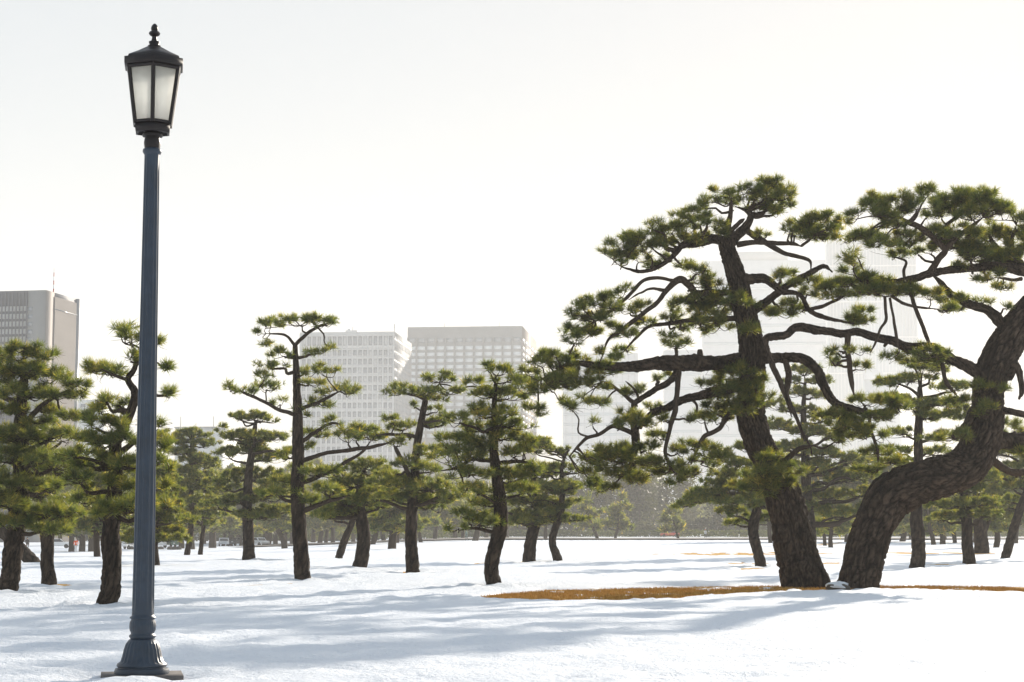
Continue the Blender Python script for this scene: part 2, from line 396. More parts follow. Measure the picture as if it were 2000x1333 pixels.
# gravel road across the far lawn
mb = MB(); rx_ = np.linspace(-45, 420, 80)
def road_y(x, s): return 322 + 0.012 * x + s + 6 * np.sin(x / 90.0)
v = np.stack([np.stack([rx_, road_y(rx_, s), ground(rx_, road_y(rx_, s)) + 0.26], -1) for s in (-24, -8, 8, 24, 40)], 0)
mb.grid(v, wrap=False); struct(mb.build('road', M['road'], smooth=True))

def ground_D(px, py):
    """forward distance at which the ray through a photo pixel meets the ground"""
    D = 14.0
    while D < 900:
        p = at(px, py, D)
        if p[2] <= ground(p[0], p[1]) + 0.05: return D
        D *= 1.004
    return D

# ------------------------------------------------------------------ pines
def add_tufts(fm, pos, axis, nl, nw, K, base_tint):
    n = len(pos)
    if n == 0: return
    d = rng.normal(0, 1, (n, K, 3)); d /= np.linalg.norm(d, axis=2)[..., None]
    d = d * 0.85 + axis[:, None] * 0.75; d /= np.linalg.norm(d, axis=2)[..., None]
    w = np.cross(d, rng.normal(0, 1, (n, K, 3))); w /= np.linalg.norm(w, axis=2)[..., None] + 1e-9
    l = nl * rng.uniform(0.65, 1.15, (n, K, 1)) * rng.uniform(0.7, 1.2, (n, 1, 1))
    b = pos[:, None] + d * nl * 0.06 + axis[:, None] * nl * rng.uniform(-0.35, 0.15, (n, K, 1))
    tip = b + d * l + np.array([0, 0, 0.05 * nl])
    v = np.stack([b - w * nw / 2, b + w * nw / 2, tip], 2)
    tint = np.clip(base_tint[:, None] + rng.normal(0, 0.13, (n, K)), 0, 1)
    tint = np.repeat(tint[..., None], 3, 2); tint[..., 2] += 0.16  # paler tips: sunlit look of the needle ends put into the colour
    fm.add(v.reshape(-1, 3), np.arange(n * K * 3).reshape(-1, 3), tint.ravel())

def grow_pad(bm, fm, c, rx, ry, rd, hub, nl, nw, K, dens, twigs, rt):
    area = math.pi * rx * rd
    s = 0.80 * nl
    n = max(6, int(1.5 * dens * area / (s * s)))
    cs = max(0.16, 1.38 * nl)
    m = max(1, int(round(area / (cs * cs * 2.2))))
    k = np.arange(m) + 0.5
    r = np.sqrt(k / m) * (0.80 if m > 1 else 0.0); th = k * 2.39996 + rng.uniform(0, 6.28)
    r = r + rng.normal(0, 0.10, m); th = th + rng.normal(0, 0.35, m)
    cc = np.c_[c[0] + rx * r * np.cos(th), c[1] + rd * r * np.sin(th), c[2] + ry * (0.5 * (1 - r * r) - 0.35 + rng.uniform(-0.5, 0.5, m))]
    per = rng.multinomial(n, np.ones(m) / m)
    own = np.repeat(np.arange(m), per)
    R_ = cs * 0.58 * rng.uniform(0.6, 1.4, m)
    off = rng.normal(0, 1, (len(own), 3)); off /= np.linalg.norm(off, axis=1)[:, None]
    off *= rng.random((len(own), 1)) ** 0.45
    off[:, 2] = off[:, 2] * 0.62 + 0.10
    pos = cc[own] + off * R_[own][:, None] * np.array([1, 1, min(1.0, 0.55 + 0.5 * ry / cs)])
    ax = off * np.array([0.8, 0.8, 0.5]) + (pos - np.array(c)) / np.array([rx, rd, max(ry, 0.1)]) * 0.25 + np.array([0, 0, 0.55]) + rng.normal(0, 0.2, (len(own), 3))
    ax /= np.linalg.norm(ax, axis=1)[:, None]
    tint = np.clip(0.38 + 0.14 * rng.normal(0, 0.5, m)[own] + rng.normal(0, 0.10, len(own)), 0.0, 0.92)
    add_tufts(fm, pos, ax, nl, nw, K, tint)
    if twigs:
        low = cc - np.array([0, 0, 1.0]) * (0.25 * R_[:, None])
        for i in range(m):
            mid = hub * 0.45 + low[i] * 0.55 + rng.normal(0, 0.10, 3) * np.linalg.norm(low[i] - hub) * 0.9 - np.array([0, 0, 0.06])
            tube(bm, [hub, mid, low[i]], [rt, rt * 0.75, rt * 0.45], 5 if twigs > 1 else 4, knob=0.0)
        if twigs > 1:                          # bare twigs below the sprays
            nb = 3 * m; j_ = rng.integers(0, m, nb); a_ = hub + (low[j_] - hub) * rng.uniform(0.3, 1.0, (nb, 1))
            b_ = a_ + rng.normal(0, 1, (nb, 3)) * np.array([0.16, 0.16, 0.07]); c_ = b_ + rng.normal(0, 1, (nb, 3)) * np.array([0.1, 0.1, 0.06])
            sticks(bm, a_, b_, rt * 0.5, rt * 0.4); sticks(bm, b_, c_, rt * 0.4, rt * 0.2)
        if twigs > 1: sticks(bm, low[own], pos, rt * 0.42, rt * 0.22)
        elif twigs == 1:
            q = rng.random(len(own)) < 0.4; sticks(bm, low[own][q], pos[q], rt * 0.4, rt * 0.25)

def parse(s):
    out = []
    for t in s.replace('\n', ' ').split(';'):
        t = t.strip()
        if t: out.append(tuple(float(q) for q in t.split(',')))
    return out

TREES = []
def pine(label, trunk, pads, limbs=(), D=None, lod=0, depth_spread=1.0, dens=1.0, group=None, seed=0, name='pine_tree', mats=('bark', 'needles'), D_off=0.0):
    """trunk: [(px,py,width_px)...] base first; limbs: [([(px,py,width)...], tip depth offset m)...]; pads: [(px,py,rx,ry)...]"""
    b = trunk[0]
    if D is None: D = ground_D(b[0], b[1] - 1) + D_off
    pxm = F / D
    base = at(b[0], b[1], D); base[2] = ground(base[0], base[1]) + 0.0
    root = thing(name, label, 'pine tree', tuple(base), 0.0, group)
    near = lod == 0
    nl = max(0.21, 0.0020 * D) if lod < 2 else 0.0030 * D; nw = (0.0155 if lod == 0 else max(0.021, 0.00038 * D)) if lod < 2 else 0.0008 * D
    K = (24, 12, 8)[lod]; twigs = (2, 1, 0)[lod]
    barkm = M[mats[0]]
    # trunk
    pts = [at(p[0], p[1], D + (p[3] if len(p) > 3 else 0)) for p in trunk]; rad = [p[2] / 2 / pxm for p in trunk]
    pts = [pts[0] - np.array([0, 0, 0.5])] + pts; rad = [rad[0] * 1.12] + rad
    tb = MB(); rm = max(rad)
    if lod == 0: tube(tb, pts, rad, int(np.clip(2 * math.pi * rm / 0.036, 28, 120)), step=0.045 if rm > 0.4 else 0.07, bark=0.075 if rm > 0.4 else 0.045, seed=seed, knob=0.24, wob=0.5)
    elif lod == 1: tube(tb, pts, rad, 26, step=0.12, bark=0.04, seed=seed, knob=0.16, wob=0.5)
    else: tube(tb, pts, rad, 8, step=0.5, seed=seed, knob=0.15)
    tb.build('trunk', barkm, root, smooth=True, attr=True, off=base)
    # sampled skeleton for attaching the pads
    sk = []                                   # (px, py, depth, radius m, limb index, y order)
    tr = catmull([(p[0], p[1], p[3] if len(p) > 3 else 0.0, p[2]) for p in trunk], 60)
    for q in tr: sk.append((q[0], q[1], q[2], q[3] / 2 / pxm, -1))
    lm = []
    for li, (lp, dd) in enumerate(limbs):
        m_ = len(lp); d0 = 0.0
        near_i = min(range(len(sk)), key=lambda i: (sk[i][0] - lp[0][0]) ** 2 + (sk[i][1] - lp[0][1]) ** 2); d0 = sk[near_i][2]
        cum = np.r_[0, np.cumsum([math.hypot(lp[i + 1][0] - lp[i][0], lp[i + 1][1] - lp[i][1]) for i in range(m_ - 1)])]; cum = cum / cum[-1]
        dep = d0 + (dd - d0 * 0.0) * cum
        q = catmull([(lp[i][0], lp[i][1], dep[i], lp[i][2]) for i in range(m_)], max(8, m_ * 6))
        mb_ = MB(); P3 = np.array([at(a[0], a[1], D + a[2]) for a in q]); r3 = np.maximum(q[:, 3] / 2 / pxm * (1 - 0.6 * sm(0.78, 1.0, np.linspace(0, 1, len(q)))), 0.012)
        rm2 = r3.max()
        tube(mb_, P3, r3, 28 if (near and rm2 > 0.15) else (12 if lod < 2 else 6), step=0.06 if (near and rm2 > 0.1) else 0.14, bark=0.05 if (near and rm2 > 0.12) else 0.0, seed=seed + li, knob=0.22)
        if near:                               # old pruning stubs
            for si in range((1 + int(len(P3) / 30)) if rm2 > 0.07 else 0):
                k_ = int(rng.integers(len(P3) // 6, max(len(P3) // 6 + 1, len(P3) - 3))); d_ = rng.normal(0, 1, 3) - np.array([0, 0, 0.3]); d_ /= np.linalg.norm(d_)
                r_ = float(r3[k_]); tube(mb_, [P3[k_], P3[k_] + d_ * r_ * 1.2, P3[k_] + d_ * (r_ * rng.uniform(1.25, 1.6) + 0.02)], [r_ * 0.5, r_ * 0.38, r_ * 0.26], 7)
        lm.append([mb_, MB()])
        for a in q[len(q) // 8:]: sk.append((a[0], a[1], a[2], a[3] / 2 / pxm, li))
    ska = np.array([(s[0], s[1]) for s in sk])
    if lod < 2:                                # smaller sprays filling in round the main pads
        extra = []
        for (cx, cy, rx, ry) in pads:
            for q_ in range(1):
                if rng.random() < (0.5 if lod == 0 else 0.5):
                    extra.append((cx + rng.uniform(-1, 1) * rx * 1.05, cy + rng.uniform(-0.9, 1.1) * ry * 1.3, rx * rng.uniform(0.35, 0.65), ry * rng.uniform(0.4, 0.75)))
        pads = list(pads) + extra
    crown = {}; shared = (MB(), MB())
    for (cx, cy, rx, ry) in pads:
        dx = ska[:, 0] - cx; dy = ska[:, 1] - (cy + ry * 0.5)
        pen = dx ** 2 + (dy * 1.15) ** 2
        tmask = np.array([s[4] < 0 for s in sk])
        # from the trunk, branches rise or run level: attach a little below the pad
        pen = np.where(tmask, dx ** 2 + (ska[:, 1] - (cy + ry * 0.5 + 0.18 * np.abs(dx))) ** 2 + 60, pen)
        i = int(np.argmin(pen)); s = sk[i]
        rxm, rym = 1.12 * rx / pxm, 1.08 * ry / pxm
        if s[4] < 0: dep = s[2] + rng.uniform(-1, 1) * depth_spread * min(2.2, 0.5 + abs(s[0] - cx) / pxm * 0.7)
        else: dep = s[2] + rng.normal(0, 0.45) * depth_spread
        if s[4] < 0 and lod == 0 and abs(s[0] - cx) < 0.8 * rx: dep = s[2] - s[3] - rng.uniform(0.15, 0.7)     # sprays growing on the near side of the trunk
        c = at(cx, cy, D + dep); h = at(s[0], s[1], D + s[2])
        rd = rxm * rng.uniform(0.75, 1.1)
        hub = c + np.array([0, 0, -0.55 * rym]) + 0.25 * (h - c) * min(1, rxm / (np.linalg.norm(h - c) + 1e-6))
        if s[4] < 0:
            bmx, fmx = (MB(), MB()) if lod < 2 else shared; newb = lod < 2
        else: bmx, fmx = lm[s[4]]; newb = False
        dist = np.linalg.norm(hub - h)
        rb = min(s[3] * 0.6, 0.016 + 0.032 * dist + 0.03 * rxm)
        rb = max(rb, 0.012 if lod < 2 else 0.03)
        if dist > 0.1 and lod < 2:
            k1 = h + (hub - h) * 0.35 + rng.normal(0, 0.09, 3) * dist - np.array([0, 0, 0.05 * dist])
            k2 = h + (hub - h) * 0.7 + rng.normal(0, 0.07, 3) * dist
            tube(bmx, [h, k1, k2, hub], [rb, rb * 0.85, rb * 0.7, rb * 0.5], 8 if near else 6, step=0.1, knob=0.15, seed=seed)
        elif lod == 2: sticks(bmx, h[None], hub[None], rb, rb * 0.5)
        grow_pad(bmx, fmx, c, rxm, rym, rd, hub, nl, nw, K, dens, twigs, 0.013 if near else 0.015)
        if newb: crown[len(crown)] = (bmx, fmx)
    def put(bm_, fm_):
        if not fm_.v and not bm_.v: return
        if not bm_.v:
            fm_.build('foliage', M[mats[1]], root, attr=True, kind='stuff', off=base); return
        bo = bm_.build('branch', barkm if near else M['twig'], root, smooth=True, attr=True, off=base)
        if fm_.v: fm_.build('foliage', M[mats[1]], bo, attr=True, kind='stuff', off=base)
    if lod == 2:                               # far away: one crown
        bmx, fmx = shared
        if bmx.v: bmx.build('limbs', barkm, root, attr=True, off=base, kind='stuff')
        fmx.build('crown', M[mats[1]], root, attr=True, off=base, kind='stuff')
    else:
        for bm_, fm_ in crown.values(): put(bm_, fm_)
    for bm_, fm_ in lm: put(bm_, fm_)
    return root

# --- the two old pines in front -------------------------------------------------------------------------------
A_TRUNK = [(1572, 1147, 104), (1562, 1105, 88), (1545, 1050, 82), (1526, 985, 74), (1505, 920, 66), (1484, 870, 58), (1468, 815, 54), (1465, 760, 52), (1464, 702, 54), (1460, 650, 48), (1452, 601, 46), (1446, 555, 42), (1430, 510, 34), (1421, 482, 32), (1424, 466, 28)]
A_TRUNK = [(a, b, c * 0.9) for a, b, c in A_TRUNK]
A_LIMBS = [
    ([(1446, 702, 26), (1404, 708, 26), (1361, 706, 31), (1325, 709, 30), (1274, 708, 25), (1224, 717, 19), (1160, 718, 13), (1120, 716, 9), (1085, 726, 7), (1050, 745, 5)], -1.6),
    ([(1424, 470, 20), (1395, 469, 19), (1361, 471, 18), (1335, 480, 14), (1314, 504, 9), (1282, 525, 8), (1253, 532, 7), (1224, 525, 5), (1200, 512, 3)], -0.8),
    ([(1426, 474, 24), (1440, 458, 20), (1455, 440, 16), (1466, 424, 13), (1460, 412, 9), (1436, 404, 4)], 0.4),
    ([(1421, 462, 16), (1422, 435, 12), (1427, 406, 8), (1428, 388, 3)], -0.3),
    ([(1427, 452, 10), (1441, 438, 9), (1454, 428, 8)], 0.2),
    ([(1450, 445, 13), (1483, 466, 12), (1512, 484, 11), (1534, 496, 9), (1559, 502, 8), (1582, 510, 7), (1584, 530, 6)], 0.8),
    ([(1440, 478, 12), (1472, 474, 10), (1512, 477, 9), (1545, 476, 8), (1566, 482, 6)], -0.9),
    ([(1566, 480, 6), (1590, 462, 5), (1615, 448, 4)], -0.9),
    ([(1455, 546, 22), (1490, 545, 17), (1512, 556, 14), (1530, 568, 12), (1559, 577, 8), (1584, 604, 9), (1610, 618, 8), (1650, 630, 6), (1672, 632, 4)], -0.7),
    ([(1469, 610, 18), (1505, 584, 15), (1541, 554, 13), (1584, 532, 11), (1609, 521, 9), (1626, 532, 6)], 0.9),
    ([(1584, 604, 8), (1610, 596, 7), (1640, 582, 6), (1662, 570, 4)], -0.4),
    ([(1440, 570, 12), (1397, 570, 12), (1361, 574, 13), (1346, 558, 13), (1328, 545, 14), (1300, 568, 10), (1274, 597, 9), (1242, 625, 9), (1217, 644, 8), (1195, 660, 6), (1180, 690, 5), (1168, 716, 4)], -1.3),
    ([(1330, 545, 11), (1314, 549, 7), (1264, 545, 7), (1238, 568, 7), (1220, 588, 7), (1188, 612, 6), (1163, 628, 4)], -1.1),
    ([(1298, 568, 8), (1274, 565, 5), (1250, 572, 4), (1228, 586, 3)], -1.4),
    ([(1440, 622, 11), (1379, 623, 9), (1314, 630, 8), (1274, 637, 7), (1242, 662, 6), (1215, 690, 4)], 0.9),
    ([(1325, 722, 13), (1310, 742, 13), (1274, 768, 11), (1240, 788, 10), (1240, 820, 11), (1239, 850, 16), (1240, 880, 14), (1238, 905, 8)], -1.0),
    ([(1240, 788, 9), (1215, 770, 7), (1192, 752, 6), (1176, 745, 4)], -0.4),
    ([(1250, 785, 5), (1240, 762, 5), (1222, 745, 4)], -0.3),
    ([(1450, 752, 22), (1410, 760, 19), (1380, 768, 18), (1340, 782, 16), (1305, 797, 15), (1272, 812, 14), (1244, 840, 13)], -1.3),
    ([(1240, 848, 10), (1215, 838, 9), (1195, 832, 8), (1170, 848, 7), (1146, 856, 7), (1128, 874, 6), (1112, 892, 5)], -0.3),
    ([(1326, 722, 12), (1322, 774, 10), (1314, 812, 11), (1308, 845, 8), (1301, 883, 7), (1310, 913, 6), (1322, 928, 4)], -1.7),
    ([(1450, 790, 10), (1421, 815, 10), (1406, 838, 9), (1376, 852, 9), (1361, 875, 7), (1352, 900, 6)], -1.2),
    ([(1475, 702, 26), (1505, 697, 21), (1538, 694, 19), (1572, 698, 19), (1598, 722, 18), (1610, 755, 17), (1630, 785, 15), (1660, 798, 14), (1700, 806, 12), (1740, 800, 9), (1765, 790, 5)], -1.8),
    ([(1533, 702, 12), (1541, 735, 13), (1536, 765, 11), (1541, 792, 8), (1546, 815, 5)], -0.7),
    ([(1698, 806, 7), (1700, 840, 6), (1712, 870, 6), (1716, 918, 4)], -0.3),
    ([(1505, 925, 16), (1530, 905, 12), (1560, 880, 10), (1590, 870, 7)], -1.2),
]
A_PADS = parse('''1394,381,20,13;1375,400,24,11;1351,414,24,11;1366,424,34,13;1330,426,30,13;1277,441,20,12;1308,443,28,12;1339,446,24,11;1248,465,34,14;1284,460,30,14;1219,479,34,15;1258,477,40,15;1296,474,30,14;1339,468,38,14;1195,496,24,11;1224,496,34,13;1248,503,30,9;1272,513,24,7;1296,506,14,5;1339,515,21,7;1368,526,30,7;1394,453,24,9;
1210,570,27,13;1181,580,30,13;1142,594,21,11;1162,599,24,9;1116,609,14,8;1171,616,34,13;1138,621,20,8;1248,599,24,8;1229,606,19,7;1128,642,22,9;1154,647,27,11;1104,650,12,7;1205,635,24,7;1258,633,24,7;1224,652,28,7;
1363,551,22,12;1387,554,25,13;1330,587,25,11;1358,587,30,13;1387,580,30,17;1310,606,20,9;1310,621,25,7;1368,604,34,15;1334,635,34,11;1368,633,40,13;1397,623,30,15;1308,652,20,9;1322,672,30,6;
1428,376,22,13;1464,366,30,13;1500,354,26,9;1522,362,30,11;1536,381,27,13;1483,386,44,11;1514,395,44,13;1490,410,34,13;1514,414,24,11;1423,390,30,11;1486,458,16,5;
1548,436,24,9;1577,429,30,13;1606,426,32,13;1632,436,24,13;1572,446,34,11;1608,450,34,13;1553,455,24,9;1632,462,20,8;1589,460,30,8;
1524,539,25,9;1553,537,20,7;1548,554,26,5;1392,549,24,11;1404,578,30,15;1440,585,28,15;1394,599,34,13;1423,604,22,13;1406,638,30,11;1500,602,24,11;1529,599,34,13;1562,602,27,13;1524,616,34,7;1460,642,24,11;
1596,551,24,12;1620,561,44,15;1650,556,36,14;1644,575,34,8;1680,606,24,7;1663,623,28,7;1690,628,22,6;
1078,693,30,11;1121,695,30,13;1051,705,28,11;1092,712,34,13;1121,662,24,9;1150,654,28,9;1207,683,20,9;1202,697,28,6;1169,685,18,6;1034,724,24,11;1176,722,42,13;1128,734,40,13;1087,736,34,13;1063,748,34,15;1106,753,44,14;1152,748,34,12;1042,760,28,13;1188,755,14,10;1142,782,18,7;1097,786,16,6;1116,794,24,5;1174,784,24,7;1046,796,24,12;
1231,765,24,7;1255,758,14,7;1282,741,15,5;1306,733,14,6;1272,794,19,7;1219,808,22,9;1212,825,28,10;1252,820,34,12;1157,827,13,5;1294,818,14,6;
1193,878,44,15;1154,892,18,9;1229,875,30,13;1265,873,28,11;1202,897,48,11;1150,921,20,11;1164,945,30,12;1200,923,34,14;1260,899,40,14;1284,904,24,11;1236,928,34,11;1272,921,34,9;1241,942,22,8;1183,954,24,8;1284,851,19,9;
1327,880,25,9;1330,916,24,9;1325,938,24,9;1351,870,30,9;1392,873,25,8;1387,890,30,8;1340,902,24,8;1351,923,30,10;1387,909,24,8;
1421,719,40,12;1450,726,30,12;1397,746,30,12;1378,750,20,7;1421,760,34,12;1456,752,34,18;1402,777,30,10;1447,782,40,16;1476,767,30,16;1392,798,30,12;1373,813,30,8;1421,796,28,12;1349,820,19,4;1404,820,24,8;1456,800,32,10;
1500,895,32,15;1520,890,28,13;1502,923,40,14;1474,925,32,12;1490,947,42,14;1526,945,38,14;1535,915,30,12;
1691,782,36,11;1738,782,38,10;1677,838,38,10;1700,846,38,11;1706,882,32,7;1742,900,34,6;1691,916,30,6;1637,834,28,10;1640,857,24,10;1637,808,32,8;1663,820,28,8;1720,812,36,9;1758,800,28,9''')
pine('great pine with broad spreading crown and long level limb, left of the front pair', A_TRUNK, A_PADS, A_LIMBS, lod=0, seed=1, mats=('bark_big', 'needles'), dens=1.12, depth_spread=1.1)

B_TRUNK = [(1676, 1149, 90), (1687, 1105, 84), (1708, 1050, 87), (1736, 995, 90), (1752, 974, 94), (1790, 957, 90), (1845, 938, 88), (1890, 912, 86), (1911, 872, 78), (1921, 820, 66), (1924, 765, 64), (1940, 718, 70), (1970, 672, 68), (2003, 617, 60), (2040, 570, 52), (2062, 535, 44)]
B_TRUNK = [(a, b, c * 0.87) for a, b, c in B_TRUNK]
B_LIMBS = [
    ([(1925, 735, 34), (1890, 712, 22), (1850, 694, 20), (1812, 681, 18), (1765, 676, 17), (1724, 665, 16), (1675, 645, 15), (1640, 648, 14), (1591, 646, 16), (1558, 644, 15), (1535, 656, 14), (1500, 660, 14), (1494, 668, 12), (1499, 690, 10), (1514, 730, 11), (1540, 790, 10), (1562, 835, 8), (1580, 868, 6), (1586, 890, 4)], -2.2),
    ([(1962, 640, 24), (1935, 612, 19), (1900, 598, 16), (1868, 580, 14), (1842, 555, 12), (1818, 535, 9)], 0.7),
    ([(2060, 535, 32), (2010, 532, 26), (1965, 522, 22), (1910, 524, 15), (1860, 527, 14), (1819, 530, 15), (1790, 540, 14), (1760, 550, 11), (1735, 553, 9), (1700, 570, 6)], -1.0),
    ([(1818, 530, 14), (1832, 508, 13), (1850, 490, 11), (1830, 470, 12), (1800, 445, 12), (1770, 430, 9), (1740, 420, 6)], -1.6),
    ([(1845, 488, 11), (1870, 465, 10), (1895, 445, 8), (1920, 425, 6)], -0.5),
    ([(1830, 470, 10), (1845, 445, 8), (1870, 425, 7), (1890, 410, 5)], 0.4),
    ([(1990, 528, 18), (1965, 505, 14), (1945, 480, 11), (1930, 455, 8)], 0.8),
    ([(2005, 530, 14), (1985, 500, 11), (1975, 470, 8), (1985, 440, 5)], 0.0),
    ([(1777, 553, 8), (1784, 590, 8), (1796, 625, 8), (1808, 655, 8), (1820, 682, 8)], -0.2),
    ([(1728, 580, 6), (1730, 620, 6), (1722, 640, 5), (1712, 665, 5), (1700, 690, 4)], -0.4),
    ([(1738, 582, 5), (1744, 615, 5), (1750, 650, 6), (1757, 688, 5)], -0.3),
    ([(1656, 650, 12), (1658, 690, 11), (1660, 735, 10), (1668, 772, 8)], -0.4),
    ([(1740, 578, 6), (1765, 592, 6), (1790, 600, 5), (1830, 604, 4)], -0.2),
    ([(1995, 545, 8), (1975, 548, 6), (1945, 542, 4)], -0.5),
    ([(1830, 690, 10), (1840, 715, 9), (1850, 748, 8), (1870, 775, 6)], -0.6),
    ([(1905, 800, 20), (1880, 835, 12), (1860, 850, 8)], -0.8),
    ([(1935, 800, 20), (1965, 805, 14), (2010, 815, 12), (2060, 830, 9)], -0.5),
    ([(1915, 890, 36), (1945, 865, 34), (1980, 862, 32), (2030, 850, 26)], 0.8),
    ([(1940, 900, 16), (1960, 915, 15), (1985, 922, 14), (2030, 915, 10)], 0.4),
    ([(1960, 700, 20), (1968, 735, 18), (1985, 715, 14), (1995, 760, 11), (1990, 780, 10)], -0.6),
]
B_PADS = parse('''1699,405,34,18;1728,393,34,13;1759,395,40,16;1810,376,30,13;1795,393,34,13;1865,381,44,13;1860,398,50,14;1908,381,40,14;1920,398,44,17;1949,402,30,20;1956,419,30,16;1987,417,25,14;1836,412,40,12;1752,417,40,12;1711,419,34,10;1896,419,44,12;
1694,460,34,10;1740,443,30,9;1759,458,34,10;1721,474,30,8;1764,477,34,8;1848,458,44,14;1814,455,34,12;1896,455,40,12;1934,460,44,16;1963,455,30,14;1990,446,20,9;1867,477,50,14;1908,479,44,14;1939,494,44,16;1896,494,40,12;1747,496,34,5;1814,489,25,7;1975,484,34,12;1915,510,44,14;1949,508,34,14;1985,500,30,14;2020,470,40,18;2015,430,36,18;
1922,542,22,7;1956,561,22,5;1951,539,20,5;1937,594,12,7;1968,599,15,4;
1718,549,40,12;1692,544,24,12;1740,566,44,14;1704,563,40,12;1781,568,34,12;1817,575,30,7;1853,585,38,9;1877,602,24,5;1908,590,12,7;1845,602,26,5;
1668,419,28,15;1663,465,24,9;1685,467,24,8;1668,503,27,12;1663,527,22,10;1685,549,28,14;1660,545,26,12;
1637,682,20,7;1671,686,20,5;1631,711,15,5;1677,717,24,7;1742,697,24,5;1780,686,30,9;1820,690,38,12;1802,702,34,10;1840,712,28,8;
1908,756,26,14;1925,800,28,20;1948,822,24,14;1985,840,34,18;1962,757,17,7;1870,778,30,9;1862,850,34,12;1990,880,36,12''')
pine('great pine with sharply bent leaning trunk, right of the front pair', B_TRUNK, B_PADS, B_LIMBS, lod=0, seed=2, mats=('bark_big', 'needles'), dens=1.12, depth_spread=1.1)

# --- the pines of the second row ------------------------------------------------------------------------------
ROW = 'dark pines standing on the snowy lawn'
pine('tall straight pine with open tiers, topmost of the left half of the lawn',
     [(590, 1134, 33), (588, 1100, 29), (586, 1050, 28), (584, 980, 26), (582, 900, 23), (580, 830, 19), (579, 770, 16), (578, 715, 12), (576, 675, 9)],
     parse('580,623,45,11;530,630,30,10;503,650,17,7;634,629,34,10;519,670,14,8;548,690,28,9;647,677,16,11;616,686,22,7;530,715,28,8;517,735,22,8;634,722,28,14;602,726,20,9;611,747,24,5;526,753,30,9;548,785,18,5;450,757,24,11;485,765,20,8;679,760,34,15;634,764,22,9;625,785,30,9;589,808,18,8;589,848,28,10;593,872,22,8;647,825,24,9;712,841,40,17;679,850,30,14;625,850,24,7;560,888,24,10;625,920,40,12;560,935,34,12;640,955,40,12;545,960,36,12;590,975,26,8'),
     [([(576, 675, 8), (595, 655, 7), (622, 640, 6), (645, 630, 4)], -0.4), ([(576, 675, 7), (555, 655, 5), (520, 652, 3)], 0.3),
      ([(579, 812, 9), (540, 797, 7), (490, 772, 6), (455, 758, 4)], -0.6), ([(580, 802, 9), (620, 786, 7), (665, 764, 5)], 0.4),
      ([(584, 902, 10), (625, 890, 8), (690, 878, 8), (735, 873, 7), (765, 862, 4)], -0.7), ([(585, 865, 9), (625, 840, 7), (650, 826, 5), (672, 835, 4)], 0.5),
      ([(585, 945, 10), (630, 928, 8), (700, 890, 6), (725, 860, 4)], 0.5), ([(586, 1000, 11), (630, 985, 9), (680, 968, 6)], -0.5)],
     lod=1, seed=3, dens=1.25, group=ROW)
pine('pine with crooked stem, behind the lamp post, thickly clothed',
     [(208, 1184, 42), (214, 1150, 38), (217, 1100, 36), (216, 1040, 34), (222, 980, 30), (226, 920, 26), (226, 865, 22), (245, 835, 18), (262, 790, 16), (264, 765, 14), (250, 742, 11), (262, 722, 10), (272, 690, 7)],
     parse('248,655,36,12;300,665,26,10;235,640,18,6;252,700,28,9;215,724,44,11;185,715,26,9;322,716,26,9;330,766,24,11;225,785,32,8;200,800,28,9;180,822,40,13;230,830,38,13;290,830,34,12;165,848,34,13;215,860,48,13;285,868,40,12;325,860,28,10;140,892,42,14;195,900,48,14;260,905,48,14;310,905,36,12;150,935,44,14;215,945,50,13;280,945,46,13;175,972,46,12;250,985,48,12;300,985,36,12;205,1000,40,9'),
     [([(250, 742, 8), (225, 735, 6), (200, 722, 4)], -0.4), ([(226, 890, 14), (255, 870, 11), (295, 850, 8), (320, 862, 5)], 0.6)], lod=0, seed=4, dens=1.2, group=ROW)
pine('thick dark pine cut by the left edge with a wide flat top',
     [(14, 1161, 40), (22, 1110, 36), (32, 1050, 35), (40, 980, 33), (44, 900, 29), (42, 830, 24), (45, 770, 18), (50, 720, 12)],
     parse('30,690,46,12;85,694,34,10;-10,700,40,12;50,720,50,12;15,735,50,14;95,735,44,12;150,745,32,11;-20,760,50,14;60,768,60,14;130,770,34,12;170,758,22,9;20,800,60,15;90,805,48,14;140,812,34,12;-20,840,50,16;40,848,56,15;100,850,46,14;0,890,56,16;70,895,50,15;120,905,40,14;-30,920,50,16;40,940,56,15;95,950,44,14;10,980,56,14;75,995,50,13;130,1000,40,12;40,1020,44,10;95,1030,46,12'),
     [([(44, 800, 14), (20, 780, 10), (-15, 765, 7)], 0.4), ([(43, 840, 13), (85, 790, 9), (150, 755, 5)], -0.6)], lod=0, seed=5, dens=1.2, group=ROW)
pine('slim upright pine trunk beside the thick left edge pine',
     [(96, 1146, 28), (93, 1100, 25), (92, 1050, 25), (90, 1000, 24), (92, 940, 20), (95, 880, 14)],
     parse('85,830,40,14;125,850,36,12;60,870,44,14;120,890,44,14;150,905,34,12;75,915,46,14;130,935,46,14;60,960,44,14;110,975,46,13;145,985,34,12;85,1008,46,12;120,1020,40,10'), lod=1, seed=6, dens=1.1, group=ROW)
pine('round layered pine just left of the tall straight pine',
     [(486, 1096, 25), (485, 1050, 21), (484, 1000, 20), (485, 950, 17), (488, 900, 14), (496, 850, 10), (500, 822, 6)],
     parse('494,812,38,11;467,814,18,8;535,822,14,7;490,852,56,14;450,850,25,11;538,852,32,11;442,886,32,12;481,877,44,12;526,890,40,14;508,925,44,14;462,925,36,12;548,943,46,15;436,945,38,14;512,965,48,14;470,975,44,12;548,995,44,12;500,1005,44,10;427,985,38,14'), lod=1, seed=7, dens=1.25, group=ROW)
